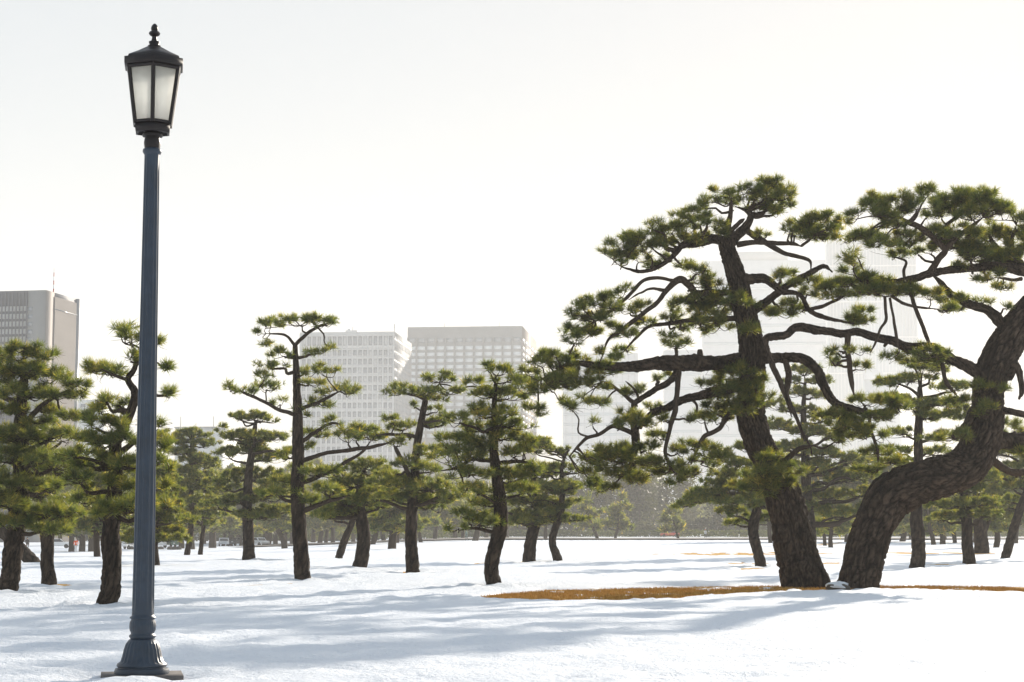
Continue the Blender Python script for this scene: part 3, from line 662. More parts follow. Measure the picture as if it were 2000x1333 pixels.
pine('slender forked pine to the right of the lamp post',
     [(364, 1086, 12), (372, 1050, 11), (374, 1010, 11), (373, 960, 9), (372, 900, 7), (374, 862, 4)],
     parse('330,850,30,11;372,848,40,12;402,866,28,11;345,878,40,12;388,896,44,12;345,918,40,12;402,928,38,12;370,948,48,12;340,968,40,12;398,975,42,12;365,1000,48,11;412,1004,34,10;335,1012,30,9'), lod=1, seed=8, dens=1.3, group=ROW)
pine('thin pine stem close beside the slender forked pine',
     [(391, 1085, 9), (395, 1050, 8), (398, 1010, 8), (400, 960, 6), (402, 920, 4)],
     parse('400,905,34,11;425,930,28,10;380,945,36,12;415,960,36,12;385,985,36,12;425,995,34,11;400,1020,36,9'), lod=1, seed=9, dens=1.2, group=ROW)
pine('dark bowed pine trunk under a low dense crown right of the tall straight pine',
     [(702, 1112, 28), (709, 1080, 25), (711, 1045, 25), (706, 1010, 23), (702, 985, 20), (705, 950, 16), (712, 920, 10)],
     parse('712,905,46,13;664,922,38,13;752,922,28,12;688,942,60,14;652,958,40,13;735,958,42,13;670,978,56,13;712,978,38,11;650,1003,42,10;748,980,32,11;690,1000,46,9'), lod=1, seed=10, dens=1.25, group=ROW)
pine('thin pine trunk leaning right, between the tall straight and the bowed pines',
     [(661, 1092, 14), (668, 1070, 14), (677, 1045, 13), (689, 1015, 12), (700, 988, 8)],
     parse('690,968,38,11;655,985,36,10;715,985,30,10;640,1000,30,9;680,1000,34,8;735,975,25,9'), lod=1, seed=11, dens=1.1, group=ROW)
pine('flat topped pine with two stems, in front of the pale office blocks',
     [(806, 1118, 27), (804, 1080, 24), (803, 1040, 23), (806, 990, 22), (810, 950, 19), (812, 905, 16), (818, 860, 14), (823, 825, 13), (829, 790, 12), (831, 778, 9)],
     parse('785,760,36,13;857,737,38,12;835,767,30,11;880,765,22,11;902,763,16,8;808,791,14,7;853,800,20,9;767,818,20,8;785,832,34,10;848,827,28,9;866,814,14,7;722,852,34,14;781,864,20,10;848,881,40,12;794,904,34,12;835,913,40,13;758,942,48,14;803,940,44,14;848,949,52,14;880,967,38,13;817,971,48,11;848,984,38,10;760,968,36,10'),
     [([(808, 950, 12), (795, 920, 9), (778, 885, 8), (768, 868, 5)], -0.5), ([(812, 853, 8), (790, 848, 7), (765, 848, 6), (740, 850, 4)], 0.5), ([(831, 780, 9), (845, 768, 8), (858, 750, 5)], -0.2), ([(831, 780, 9), (810, 772, 7), (788, 768, 5)], 0.2)],
     lod=1, seed=12, dens=1.25, group=ROW)
pine('dense pine with wavy trunk, nearest of the row left of the orange grass strip',
     [(966, 1146, 29), (962, 1115, 27), (964, 1085, 27), (973, 1050, 28), (978, 1015, 27), (974, 965, 23), (969, 915, 20), (966, 880, 17), (968, 840, 14), (966, 790, 10), (968, 750, 7)],
     parse('934,747,27,11;970,722,30,11;997,735,38,13;952,769,40,11;993,770,44,13;930,794,18,7;965,803,48,13;893,819,34,11;925,832,40,12;997,826,44,12;889,854,40,12;934,859,48,12;988,850,44,13;1029,857,34,11;875,889,34,12;916,882,40,11;1006,882,40,11;925,925,44,12;916,952,34,11;993,925,48,13;1033,913,34,10;979,956,44,12;1015,958,44,12;943,980,40,11;916,1003,31,9;938,1016,48,10;893,1030,22,7'),
     [([(958, 900, 9), (925, 899, 7), (898, 913, 7), (862, 920, 5)], -0.8), ([(963, 1040, 8), (930, 1033, 6), (897, 1036, 4)], -0.7), ([(972, 905, 10), (1010, 900, 7), (1040, 905, 4)], 0.6)],
     lod=1, seed=13, dens=1.3, group=ROW)
pine('short pine leaning right, just behind the wavy trunked pine',
     [(1034, 1098, 25), (1037, 1065, 22), (1044, 1035, 22), (1050, 1010, 18), (1048, 975, 12), (1046, 940, 8)],
     parse('1038,925,40,11;1069,922,34,10;1015,950,40,12;1069,955,48,12;1047,980,56,13;1085,985,38,12;1011,1005,46,11;1042,1015,56,11;1080,1012,42,11'), lod=1, seed=14, dens=1.25, group=ROW)
pine('slim pine with kinked S shaped stem left of the open snow',
     [(1090, 1099, 18), (1083, 1075, 15), (1079, 1055, 14), (1086, 1028, 14), (1096, 1000, 13), (1098, 950, 9), (1098, 915, 7), (1104, 890, 5), (1112, 878, 4)],
     parse('1051,863,30,11;1080,880,34,10;1037,873,28,11;1109,892,12,7;1063,914,40,13;1099,910,22,8;1120,916,15,7;1080,948,44,11;1116,948,24,8;1102,960,30,9;1091,985,34,11;1118,980,20,9;1095,1012,34,8;1136,1014,22,5;1070,1000,34,9'), lod=1, seed=15, dens=1.2, group=ROW)
pine('grey brown pine with slightly curved trunk, left of the great pine trunks',
     [(1486, 1107, 22), (1480, 1080, 20), (1473, 1050, 20), (1473, 1025, 20), (1479, 995, 18), (1482, 960, 14), (1470, 900, 10)],
     parse('1343,983,32,10;1380,962,42,11;1365,975,34,8;1412,975,34,11;1440,978,38,12;1440,948,46,13;1418,925,40,12;1474,965,30,12;1436,1020,26,6;1410,894,34,11;1450,905,40,12;1400,945,40,12;1500,985,40,12;1520,960,40,12;1460,870,34,11;1430,1000,34,9;1490,1010,34,9'),
     [([(1481, 985, 9), (1450, 965, 8), (1400, 968, 6), (1350, 982, 4)], -0.5)], lod=1, seed=16, dens=1.2, group=ROW)
pine('tall pine half hidden behind the left great trunk, green crown filling the gap',
     [(1584, 1088, 25), (1582, 1050, 23), (1579, 1010, 22), (1575, 940, 19), (1572, 870, 15), (1570, 800, 10), (1572, 750, 6)],
     parse('1570,722,38,10;1545,742,24,8;1600,742,30,9;1560,766,38,10;1600,772,24,8;1520,790,34,12;1565,800,38,10;1618,815,38,11;1520,830,34,12;1580,840,48,12;1640,852,38,12;1550,870,48,12;1610,882,48,13;1660,892,38,12;1540,910,44,13;1600,920,48,13;1655,932,44,12;1560,955,48,12;1620,965,52,13;1575,990,44,11;1640,1000,48,12;1600,1020,30,8;1690,960,46,12;1700,990,40,11;1680,925,40,12'), lod=1, seed=17, dens=1.2, group=ROW)
pine('pine with split furrowed trunk right behind the bent great trunk',
     [(1791, 1113, 31), (1795, 1080, 26), (1793, 1040, 26), (1790, 1000, 24), (1792, 920, 19), (1793, 857, 17), (1796, 800, 13), (1797, 756, 9)],
     parse('1734,745,34,6;1780,737,44,9;1802,717,34,9;1780,708,24,6;1837,720,30,9;1862,754,46,10;1742,778,48,10;1780,791,34,12;1834,788,48,12;1814,811,44,11;1857,811,38,9;1842,851,48,11;1828,880,38,10;1762,845,34,10;1750,880,40,10;1771,905,28,9;1840,920,40,10'),
     [([(1797, 775, 7), (1775, 758, 5), (1745, 748, 3)], -0.4), ([(1797, 780, 7), (1830, 772, 6), (1865, 765, 4)], 0.5)], lod=1, seed=18, dens=1.1, group=ROW)
pine('straight pine trunk standing under the right great pine crown',
     [(1893, 1101, 25), (1889, 1060, 21), (1886, 1010, 20), (1884, 960, 16), (1885, 910, 10)],
     parse('1885,895,44,12;1850,930,40,12;1920,930,40,12;1880,955,46,12;1850,985,44,11;1915,980,44,12;1880,1005,46,10;1930,1003,34,10;1840,1010,30,9'), lod=1, seed=19, dens=1.15, group=ROW)
pine('stout forked pine trunk behind the straight trunk near the right edge',
     [(1918, 1081, 30), (1916, 1050, 26), (1914, 1020, 24), (1910, 980, 16), (1905, 930, 10)],
     parse('1905,915,44,13;1945,930,40,13;1970,950,40,13;1925,960,46,13;1960,985,42,12;1900,990,42,12;1940,1008,40,10;1985,1000,36,11'),
     [([(1918, 1045, 14), (1930, 1020, 11), (1945, 985, 8), (1955, 960, 5)], 0.6)], lod=1, seed=20, dens=1.15, group=ROW)
pine('pine trunk leaning right at the right edge of the lawn',
     [(1963, 1093, 18), (1972, 1060, 17), (1984, 1020, 17), (1998, 980, 16), (2015, 930, 12), (2025, 880, 8)],
     parse('1960,880,44,12;2000,870,44,13;2040,890,44,13;1985,910,44,12;2030,930,44,12;1990,945,40,11;1950,925,34,10;2040,970,40,12;1975,975,30,9'), lod=1, seed=21, dens=1.15, group=ROW)
pine('pine trunk lying far over to the left beside the left edge',
     [(66, 1101, 26), (45, 1078, 24), (20, 1050, 24), (-10, 1025, 22), (-45, 990, 18), (-70, 940, 12)],
     parse('-60,920,50,14;-20,945,44,13;-90,960,50,14;-30,985,50,13;-70,1000,44,12'), lod=1, seed=22, dens=1.1, group=ROW)

# --- the farther pines ----------------------------------------------------------------------------------------
FAR = 'small hazy pines at the far side of the snow'
def far_pine(label, bx, by, top, hw, lean, w, lod=2, bend=0.0, D_off=0.0, group=FAR):
    r = np.random.default_rng(int(bx * 7 + by)); Hh = by - top
    tr = [(bx, by, w)]
    for t in (0.2, 0.4, 0.6, 0.8, 0.95):
        tr.append((bx + lean * math.sin(t * 1.6) + bend * math.sin(t * 3.1) + r.normal(0, 1.0), by - Hh * t, w * (1 - 0.75 * t)))
    pads = []; n = max(5, int(Hh / 13)); lo = 0.24
    for i in range(n):
        t = lo + (1 - lo) * (i + 0.5) / n
        xc = np.interp(t, [0, .2, .4, .6, .8, .95], [p[0] for p in tr])
        wid = (1.5 if by > 1058 else 1.1) * hw * (1.0 - 0.5 * ((t - lo) / (1 - lo)) ** 1.3) * r.uniform(0.75, 1.1)
        side = 1 if i % 2 else -1
        for sd_ in ((side, -side * 0.75) if i < n - 1 else (0.1,)):
            pads.append((xc + sd_ * wid * r.uniform(0.35, 0.6), by - Hh * t + r.normal(0, 3), wid * r.uniform(0.45, 0.65), max(3.5, Hh / n * 0.42)))
    return pine(label, tr, pads, lod=lod, seed=int(bx), dens=1.3, group=group, D_off=D_off)
far_pine('pine trunk with dark base showing just right of the lamp post', 303, 1106, 890, 52, -2, 16, lod=1, group=ROW)
for a in [
    ('small pine left of the walker in red', 139, 1079, 935, 40, 2, 12),
    ('left one of two stout trunks beside the walker in red', 160, 1079, 925, 44, 0, 13),
    ('right one of two stout trunks beside the walker in red', 178, 1079, 910, 44, 3, 13),
    ('pine trunk seen close against the left side of the crooked stemmed pine', 190, 1090, 900, 46, -3, 14),
    ('distant thin pine in front of the parked vehicles right of the lamp post', 322, 1070, 960, 26, 1, 6),
    ('short distant pine just left of the slender forked pine', 354, 1073, 930, 34, 6, 12),
    ('distant pine close behind the slender forked pine', 376, 1075, 930, 32, -8, 9),
    ('distant square trunked pine midway between the forked pine and the layered pine', 415, 1072, 920, 40, 0, 15),
    ('thin distant pine leaning right toward the round layered pine', 436, 1068, 950, 28, 6, 8),
    ('distant pine with strongly slanted trunk left of the round layered pine', 448, 1068, 935, 38, 18, 13),
    ('thin dark pole like pine just left of the round layered pine', 469, 1068, 950, 26, 2, 5),
    ('distant pine right of the round layered pine, first of a close pair', 517, 1067, 940, 34, 2, 9),
    ('distant pine right of the round layered pine, second of a close pair', 523, 1067, 930, 34, 8, 11),
    ('distant upright pine behind the sprawling far trunk', 538, 1065, 945, 30, 0, 10),
    ('distant pine with trunk sprawling to the left near the tall straight pine', 556, 1073, 950, 34, -24, 12),
    ('distant pine just left of the tall straight trunk', 557, 1064, 930, 32, 4, 9),
    ('distant pine almost hidden by the tall straight trunk', 570, 1063, 920, 30, 0, 9),
    ('distant pine leaning right beside the round clipped shrub', 625, 1063, 935, 36, 10, 10),
    ('distant pine second right of the round clipped shrub', 637, 1063, 940, 30, 5, 8),
    ('distant pine third right of the round clipped shrub', 650, 1063, 940, 30, 0, 9),
    ('distant pine with bushy double stem behind the bowed dark trunk', 727, 1065, 950, 36, 20, 11),
    ('distant stout pine left of the flat topped pine trunk', 765, 1074, 930, 44, 0, 17),
    ('distant thin curved pine close left of the flat topped pine trunk', 776, 1062, 945, 30, 9, 6),
    ('distant pine right behind the flat topped pine trunk', 822, 1061, 940, 32, -5, 8),
    ('hazy pine beside the walker in pale green', 928, 1058, 945, 34, 9, 12),
    ('hazy pine left of the walker in pale green', 904, 1054, 950, 32, -3, 8),
    ('hazy pine between the wavy trunk and the short leaning pine', 1022, 1050, 950, 30, -4, 7),
    ('hazy pine right behind the short leaning pine', 1066, 1056, 945, 30, 1, 8),
    ('small curved pine leaning left, leftmost on the far road edge', 1167, 1056, 970, 30, -22, 7),
    ('small rounded pine on the far road edge, second from the left', 1201, 1055, 968, 36, 10, 6),
    ('tall hazy pine rising above the far lawn in the middle', 1257, 1047, 934, 44, 2, 9),
    ('small hazy pine left of the tall far pine', 1236, 1047, 985, 22, 0, 5),
    ('small hazy pine right of the tall far pine', 1280, 1047, 985, 22, -6, 4),
    ('small pine leaning left on the far road edge near the runner', 1325, 1055, 990, 28, -12, 6),
    ('hazy thin pine left of the runner', 1347, 1047, 985, 22, 0, 4),
    ('hazy thin pine leaning left beside the runner', 1357, 1047, 990, 20, -7, 4),
    ('hazy thick trunked pine directly behind the runner', 1366, 1045, 960, 30, 6, 8),
    ('hazy thin pine right of the runner', 1390, 1046, 985, 24, -2, 4),
    ('far pine leaning left in the gap between the two great trunks', 1612, 1067, 965, 34, -8, 8),
    ('far dark stemmed pine in the gap between the two great trunks', 1624, 1071, 955, 34, 1, 10),
    ('far pine with straight stem left of the bent great trunk', 1652, 1060, 965, 30, 1, 8),
    ('far thin pine touching the bent great trunk on its left', 1667, 1060, 960, 30, -4, 8),
    ('far pine leaning right under the bent great trunk', 1762, 1059, 960, 34, 10, 12),
    ('far thin pine between the bent great trunk and the split trunk', 1777, 1056, 970, 26, 0, 5),
    ('far pine leaning left, first right of the split trunk', 1824, 1066, 955, 34, -14, 10),
    ('far pine second right of the split trunk', 1841, 1065, 950, 34, -4, 12),
    ('far thin pine third right of the split trunk', 1847, 1056, 960, 28, -6, 6),
    ('far pine with bowed trunk near the right edge', 1946, 1071, 935, 36, -4, 13),
]: far_pine(*a)
for i, (bx_, by_, tp, hw_) in enumerate([(118, 1068, 905, 55), (205, 1067, 900, 50), (262, 1066, 890, 55), (330, 1065, 905, 50), (398, 1064, 900, 50), (465, 1063, 905, 50), (582, 1060, 910, 50), (612, 1061, 905, 48), (690, 1060, 915, 50), (750, 1059, 915, 48), (800, 1058, 920, 46), (850, 1056, 930, 44), (890, 1053, 935, 44), (950, 1052, 935, 44), (990, 1051, 940, 40), (1045, 1050, 945, 40), (1085, 1049, 950, 38), (1120, 1049, 960, 34)]):
    far_pine(['hazy green pine farthest left of those massed behind the left rows', 'hazy green pine massed behind the crooked stemmed pine', 'hazy green pine massed directly behind the lamp post', 'hazy green pine massed behind the right edge of the lamp post', 'hazy green pine massed behind the slender forked pine', 'hazy green pine massed behind the round layered pine', 'hazy green pine massed behind the tall straight trunk', 'hazy green pine massed behind the large round clipped shrub', 'hazy green pine massed behind the thin right leaning trunk', 'hazy green pine massed behind the bowed dark trunk', 'hazy green pine massed behind the flat topped pine', 'hazy green pine massed right of the flat topped pine', 'hazy green pine massed behind the walker in pale green', 'hazy green pine massed close behind the wavy trunk', 'hazy green pine massed just right of the wavy trunk', 'hazy green pine massed behind the short right leaning pine', 'hazy green pine massed behind the kinked slim stem', 'hazy green pine standing just right of the kinked slim stem'][i], bx_, by_, tp, hw_, (i % 3 - 1) * 8, 9, group='massed pines behind the left rows')
for i, (bx_, by_, tp, hw_) in enumerate([(1505, 1062, 900, 50), (1545, 1060, 890, 50), (1590, 1060, 900, 46), (1690, 1060, 890, 55), (1725, 1060, 900, 50), (1795, 1061, 905, 46), (1865, 1062, 905, 50), (1905, 1061, 900, 50), (1985, 1063, 890, 50)]):
    far_pine(['hazy green pine massed behind the grey brown curved trunk', 'hazy green pine massed behind the left great trunk', 'hazy green pine massed behind the tall half hidden pine', 'hazy green pine massed behind the foot of the bent great trunk', 'hazy green pine massed behind the bend of the right great trunk', 'hazy green pine massed behind the split furrowed trunk', 'hazy green pine massed left of the straight trunk on the right', 'hazy green pine massed behind the stout forked trunk', 'hazy green pine massed at the extreme right edge'][i], bx_, by_, tp, hw_, (i % 3 - 1) * 8, 9, group='massed pines behind the great trunks')

# the wood behind everything: bare and evergreen crowns fading together
def crown_cloud(fm, c, r, hgt, n, size, tint):
    p = rng.normal(0, 1, (n, 3)); p /= np.linalg.norm(p, axis=1)[:, None]; p *= rng.random((n, 1)) ** 0.4
    lump = 1 + 0.35 * vnoise(p[:, 0] * 2.2 + c[0], p[:, 2] * 2.2 + c[1], 55)
    p = p * lump[:, None] * np.array([r, r, hgt / 2]) + c
    d = rng.normal(0, 1, (n, 3)); d /= np.linalg.norm(d, axis=1)[:, None]
    w = np.cross(d, rng.normal(0, 1, (n, 3))); w /= np.linalg.norm(w, axis=1)[:, None]
    s = size * rng.uniform(0.6, 1.3, (n, 1))
    v = np.stack([p - w * s * 0.35, p + w * s * 0.35, p + d * s], 1)
    fm.add(v.reshape(-1, 3), np.arange(n * 3).reshape(-1, 3), np.repeat(np.clip(tint + rng.normal(0, 0.1, n), 0, 1), 3))
wood, woodt = MB(), MB()
for i in range(165):
    x = -190 + 430 * (i + rng.uniform(-0.6, 0.6)) / 165; y = rng.uniform(470, 590)
    gz = ground(np.array(x), np.array(y)); hh = rng.uniform(9, 15) * (1.0 + 0.2 * math.sin(x / 19.0)) * (1.35 if 10 < x < 75 else 1.0); rr_ = rng.uniform(3.0, 5.2)
    crown_cloud(wood, np.array([x, y, gz + hh * 0.55]), rr_, hh * 0.95, 620, 1.15, rng.uniform(0.1, 0.5))
    sticks(woodt, np.array([[x, y, gz - 0.3]]), np.array([[x + rng.normal(0, .5), y, gz + hh * 0.8]]), 0.28, 0.1)
    for q in range(5):
        z0 = hh * rng.uniform(0.3, 0.6); sticks(woodt, np.array([[x, y, gz + z0]]), np.array([[x + rng.normal(0, 2.5), y + rng.normal(0, 2), gz + z0 + hh * rng.uniform(0.3, 0.55)]]), 0.12, 0.03)
nu_ = 26000; q = np.c_[rng.uniform(-200, 250, nu_), rng.uniform(466, 476, nu_), rng.uniform(-0.6, 1, nu_)]
q[:, 2] = ground(q[:, 0], q[:, 1]) + 0.3 + (q[:, 2] + 0.6) / 1.6 * (3.4 + 2.2 * vnoise(q[:, 0] / 3.0, q[:, 0] * 0, 57))
d = rng.normal(0, 1, (nu_, 3)); d /= np.linalg.norm(d, axis=1)[:, None]; w_ = np.cross(d, rng.normal(0, 1, (nu_, 3))); w_ /= np.linalg.norm(w_, axis=1)[:, None]
wood.add(np.stack([q - w_ * .42, q + w_ * .42, q + d * 1.0], 1).reshape(-1, 3), np.arange(nu_ * 3).reshape(-1, 3), np.repeat(rng.random(nu_) * .4, 3))
M['wood_leaf'] = m_needle('wood_foliage', [(0, (0.02, 0.028, 0.02)), (0.5, (0.035, 0.042, 0.03)), (1, (0.06, 0.058, 0.038))], 0.15, 0.05)
tag(wood.build('distant_wood', M['wood_leaf'], attr=True, kind='stuff'), 'grey green belt of hazy trees closing the far side of the lawn', 'wood')
tag(woodt.build('distant_wood_trunks', M['twig'], kind='stuff'), 'trunks and bare boughs inside the hazy tree belt', 'wood')

# ------------------------------------------------------------------ buildings
def solve_w(C, d, u):
    return (u * C[1] - C[0]) / (d[0] - u * d[1])
class Bld:
    def __init__(s, name, label, px_corner, D, top, px_left, px_right, ang, zbase=-1.5):
        s.C = np.array([(px_corner - W / 2) / F * D, D]); s.D = D; a = R(ang)
        s.f = np.array([-math.cos(a), math.sin(a)]); s.s = np.array([math.sin(a), math.cos(a)])
        s.w = solve_w(s.C, s.f, (px_left - W / 2) / F)
        s.d = solve_w(s.C, s.s, (px_right - W / 2) / F) if px_right else 30.0
        s.h = at(px_corner, top, D)[2] - zbase
        s.root = thing(name, label, 'building', (s.C[0], s.C[1], zbase), -a)
        s.k = F / D; s.zb = zbase
    def zpx(s, py): return at(W / 2, py, s.D)[2] - s.zb      # photo row -> local height
    def part(s, name, m, mbx, parent=None, kind=None): return mbx.build(name, m, parent or s.root, kind=kind)
    def body(s, m, name='wall'):
        b = MB(); b.box(-s.w, 0, 0, s.d, 0, s.h); return s.part(name, m, b)
    def copies(s, name, m, dims, locs, parent=None, rz=0.0):
        b = MB(); b.box(-dims[0] / 2, dims[0] / 2, -dims[1] / 2, dims[1] / 2, -dims[2] / 2, dims[2] / 2); me = b.mesh(name, m)
        for L in locs:
            o = bpy.data.objects.new(name, me); COL.objects.link(o); o.parent = parent or s.root; o.location = L; o.rotation_euler = (0, 0, rz)
M['b_white'] = simple('white_tile_cladding', (0.58, 0.58, 0.57), 0.6, spec=0.03, var=0.05, scale=0.2)
M['b_grey'] = simple('grey_stone_cladding', (0.31, 0.31, 0.305), 0.6, spec=0.03, var=0.06, scale=0.2)
M['b_slate'] = simple('slate_grey_cladding', (0.17, 0.175, 0.19), 0.5, spec=0.03, var=0.08, scale=0.25)
M['b_pale'] = simple('pale_panel', (0.80, 0.80, 0.79), 0.5, spec=0.03, var=0.05, scale=0.2)
M['b_pink'] = simple('warm_stone', (0.33, 0.30, 0.28), 0.6, spec=0.03, var=0.06, scale=0.2)
M['b_win'] = m_glass('window_glass', (0.25, 0.27, 0.29), 0.25)
M['b_win2'] = m_glass('window_blind', (0.42, 0.43, 0.43), 0.6)
M['b_bright'] = m_glass('pale_glazing', (0.62, 0.65, 0.66), 0.2)
M['steel'] = simple('steel', (0.2, 0.2, 0.21), 0.5, 0.3)
M['red_paint'] = simple('red_paint', (0.45, 0.05, 0.04), 0.5)
M['white_paint'] = simple('white_paint', (0.8, 0.8, 0.8), 0.5, var=0.04)
def mast(bl, x, y, h, r=0.12, arms=2, name='antenna'):
    b = MB(); b.box(x - r, x + r, y - r, y + r, bl.h - 0.2, bl.h + h)
    for i in range(arms):
        z = bl.h + h * (0.55 + 0.18 * i); b.box(x - h * 0.09, x + h * 0.09, y - r * 0.6, y + r * 0.6, z, z + r * 1.4)
    bl.part(name, M['steel'], b)

# white office block with square windows
b3 = Bld('office_building', 'white office block covered in a grid of small square windows', 769, 900, 648, 583, 803, 5.0); b3.body(M['b_white'])
nc, cw = 18, b3.w / 18.6
zt = [(b3.zpx(675), b3.zpx(656))] + [(b3.zpx(683 + 17.2 * i + 11.5), b3.zpx(683 + 17.2 * i)) for i in range(17)]
g = MB()
for i in range(nc + 1): x = -0.45 - (nc - i) * cw + (0 if i else -0.2); g.box(x - cw * 0.15, x + cw * 0.15, -0.35, -0.003, 0, zt[0][1] + 0.25)
b3.part('facade_ribs', M['b_white'], g, kind='stuff')
g = MB()
for z0, z1 in zt: g.box(-b3.w, 0, -0.30, -0.004, z1, z1 + 0.5)
g.box(-b3.w, 0, -0.30, -0.004, zt[0][0] - 1.1, zt[0][0])
b3.part('facade_ledges', M['b_white'], g, kind='stuff')
for r_, (z0, z1) in enumerate(zt):
    if r_ > 15: continue
    for mm in (0, 1):
        locs = [(-0.45 - (nc - i - 0.5) * cw, -0.05, (z0 + z1) / 2) for i in range(nc) if ((i * 7 + r_ * 5) % 4 == 0) == bool(mm)]
        b3.copies('window', M['b_win2'] if mm else M['b_win'], (cw * 0.66, 0.12, (z1 - z0) * 0.92), locs)
g = MB()
for z0, z1 in zt:
    for j in range(12):
        y0 = b3.d * (j + 0.25) / 12; g.box(-0.05, 0.06, y0, y0 + b3.d / 24, z0, z1)
b3.part('side_windows', M['b_win'], g, kind='stuff')
g = MB(); g.box(0.003, 0.03, 0.0, b3.d, 0, b3.h - 0.1); b3.part('side_tone_panel', M['b_grey'], g)  # side face alone greyed: the shade there is put into the colour
g = MB(); xq = -b3.w * 0.44; g.box(xq - 4, xq + 1.5, 3, 9, b3.h - 0.1, b3.h + 1.2); g.box(xq - 3.2, xq - 2, 4, 8, b3.h + 1.1, b3.h + 2.0); b3.part('roof_plant', M['b_pale'], g)
mast(b3, -0.6, 4, 4.2, 0.14, 3); mast(b3, xq - 1, 6, 3.5, 0.1, 2)

# grey office block with ribbon windows
b4 = Bld('office_building', 'grey office block with wide flat windows in rows and blank top band', 1020, 1010, 637, 795, 1048, 6.0); b4.body(M['b_grey'])
nc = 12; cw = b4.w / nc
rows = [(b4.zpx(667.5), b4.zpx(659))] + [(b4.zpx(682 + 12.3 * i), b4.zpx(675 + 12.3 * i)) for i in range(15)]
for r_, (z0, z1) in enumerate(rows):
    locs = [(-(i + 0.55) * cw, -0.02, (z0 + z1) / 2) for i in range(nc)]
    b4.copies('window', M['b_win'] if r_ == 0 else M['b_bright'], (cw * 0.80, 0.16, (z1 - z0)), locs)
g = MB()
for i in range(nc + 1): g.box(-i * cw - 0.25, -i * cw + 0.25 if i else 0.0, -0.4, -0.004, 0, rows[0][1] + 0.3)
b4.part('facade_ribs', M['b_grey'], g, kind='stuff')
for (z0, z1) in rows: b4.copies('window', M['b_win'], (0.12, b4.d * 0.16, (z1 - z0)), [(0.02, b4.d * (j + 0.5) / 5, (z0 + z1) / 2) for j in range(5)])
M['b_tan'] = simple('sunlit_tan_side', (0.22, 0.185, 0.16), 0.6, spec=0.03, var=0.05, scale=0.2)  # side face alone darker and warmer: its sunlit tone put into the colour
g = MB(); g.box(0.003, 0.03, 0.0, b4.d, 0, b4.h - 0.1); b4.part('side_tone_panel', M['b_tan'], g)
mast(b4, -b4.w * 0.69, 6, 2.8, 0.1, 1); mast(b4, -b4.w * 0.21, 6, 3.2, 0.1, 1); mast(b4, -b4.w * 0.87, 8, 1.0, 0.3, 0, 'roof_vent')

# slate tower at the left edge
b1 = Bld('office_tower', 'dark slate tower with striped side and red and white mast at left edge', 83, 430, 567, -160, 148, 10.0); b1.body(M['b_slate'])
g = MB(); g.box(0.002, 0.10, 0.0, b1.d * 0.235, 0, b1.h - 0.02); b1.part('corner_panel', M['b_pink'], g)
nf = 21; locs = [(0.16, b1.d * (0.245 + 0.66 * i / nf), b1.h / 2 - 0.5) for i in range(nf)]
g = MB(); g.box(0.001, 0.05, b1.d * 0.235, b1.d * 0.92, 0, b1.h - 0.6); b1.part('side_glazing', M['b_slate'], g)
b1.copies('fin', M['b_pink'], (0.35, b1.d * 0.018, b1.h - 1.0), locs)
g = MB(); g.box(-0.1, 0.4, b1.d * 0.235, b1.d * 0.92, b1.zpx(600.5), b1.zpx(599)); b1.part('shadow_gap', M['b_win'], g)
g = MB(); g.box(-3, 0.5, b1.d * 0.925, b1.d + 0.05, 0, b1.h + 0.1); b1.part('corner_pier', M['b_win'], g)
sw = b1.w * 0.0
X1 = solve_w(b1.C, b1.f, (48 - W / 2) / F)      # edge of the plain stone strip
X2_ = solve_w(b1.C, b1.f, (58 - W / 2) / F)
g = MB(); g.box(-X1, -0.01, -0.12, -0.003, 0, b1.h - 0.01); b1.part('stone_strip', M['b_grey'], g)
zr = [(b1.zpx(607 + 14.9 * i), b1.zpx(599 + 14.9 * i)) for i in range(20)]
b1.copies('window', M['b_win'], (X1 - X2_, 0.14, zr[0][1] - zr[0][0]), [(-(X1 + X2_) / 2, -0.08, (a + c) / 2) for a, c in zr])
for a, c in zr[:12]: g = MB(); g.box(-b1.w, -X1 - 0.05, -0.06, -0.002, a, c + 0.2); b1.part('window_band', M['b_win2'], g)
g = MB()
for i in range(30): x = -X1 - 0.2 - i * (b1.w - X1) / 30; g.box(x - 0.12, x + 0.12, -0.3, -0.003, 0, b1.h - 0.4)
b1.part('mullions', M['b_slate'], g, kind='stuff')
for i in range(6):
    g = MB(); hh = (b1.zpx(518) - b1.h) / 6 * 0.98; r_ = 0.16 - 0.015 * i
    g.lathe([(r_, b1.h + i * hh), (r_, b1.h + (i + 1) * hh), (0.01, b1.h + (i + 1) * hh)], 8, (-0.4, 5, 0)); b1.part('mast', M['red_paint'] if i % 2 == 0 else M['white_paint'], g)

# low buildings and the pale blocks behind the great pines
b2 = Bld('low_building', 'low pale building with roof aerials, right of the lamp post above the trees', 418, 520, 836, 342, 470, 8.0); b2.body(M['b_pale'])
b2.copies('window', M['b_win'], (1.0, 0.1, 1.1), [(-b2.w * (i + 0.5) / 6, -0.02, b2.zpx(856)) for i in range(6)])
g = MB(); g.box(-b2.w - 0.2, 0.2, -0.25, b2.d, b2.h, b2.h + 0.35); b2.part('parapet', M['b_white'], g)
mast(b2, -b2.w * 0.95, 3, 3.4, 0.07, 0); mast(b2, -b2.w * 0.1, 3, 3.4, 0.07, 0); mast(b2, -b2.w * 0.55, 3, 1.5, 0.07, 0)
b2b = Bld('low_building', 'low grey rooftop showing between slate tower and lamp post', 196, 600, 781, 140, 214, 8.0); b2b.body(M['b_pale'])
b2b.copies('window', M['b_win'], (1.6, 0.1, 1.0), [(-b2b.w * (i + 0.5) / 4, -0.02, b2b.zpx(792)) for i in range(4)])
b5 = Bld('office_tower', 'pale stepped block with broad bands behind the left great pine', 1617, 1500, 508, 1375, None, 3.0); b5.body(M['b_pale'])
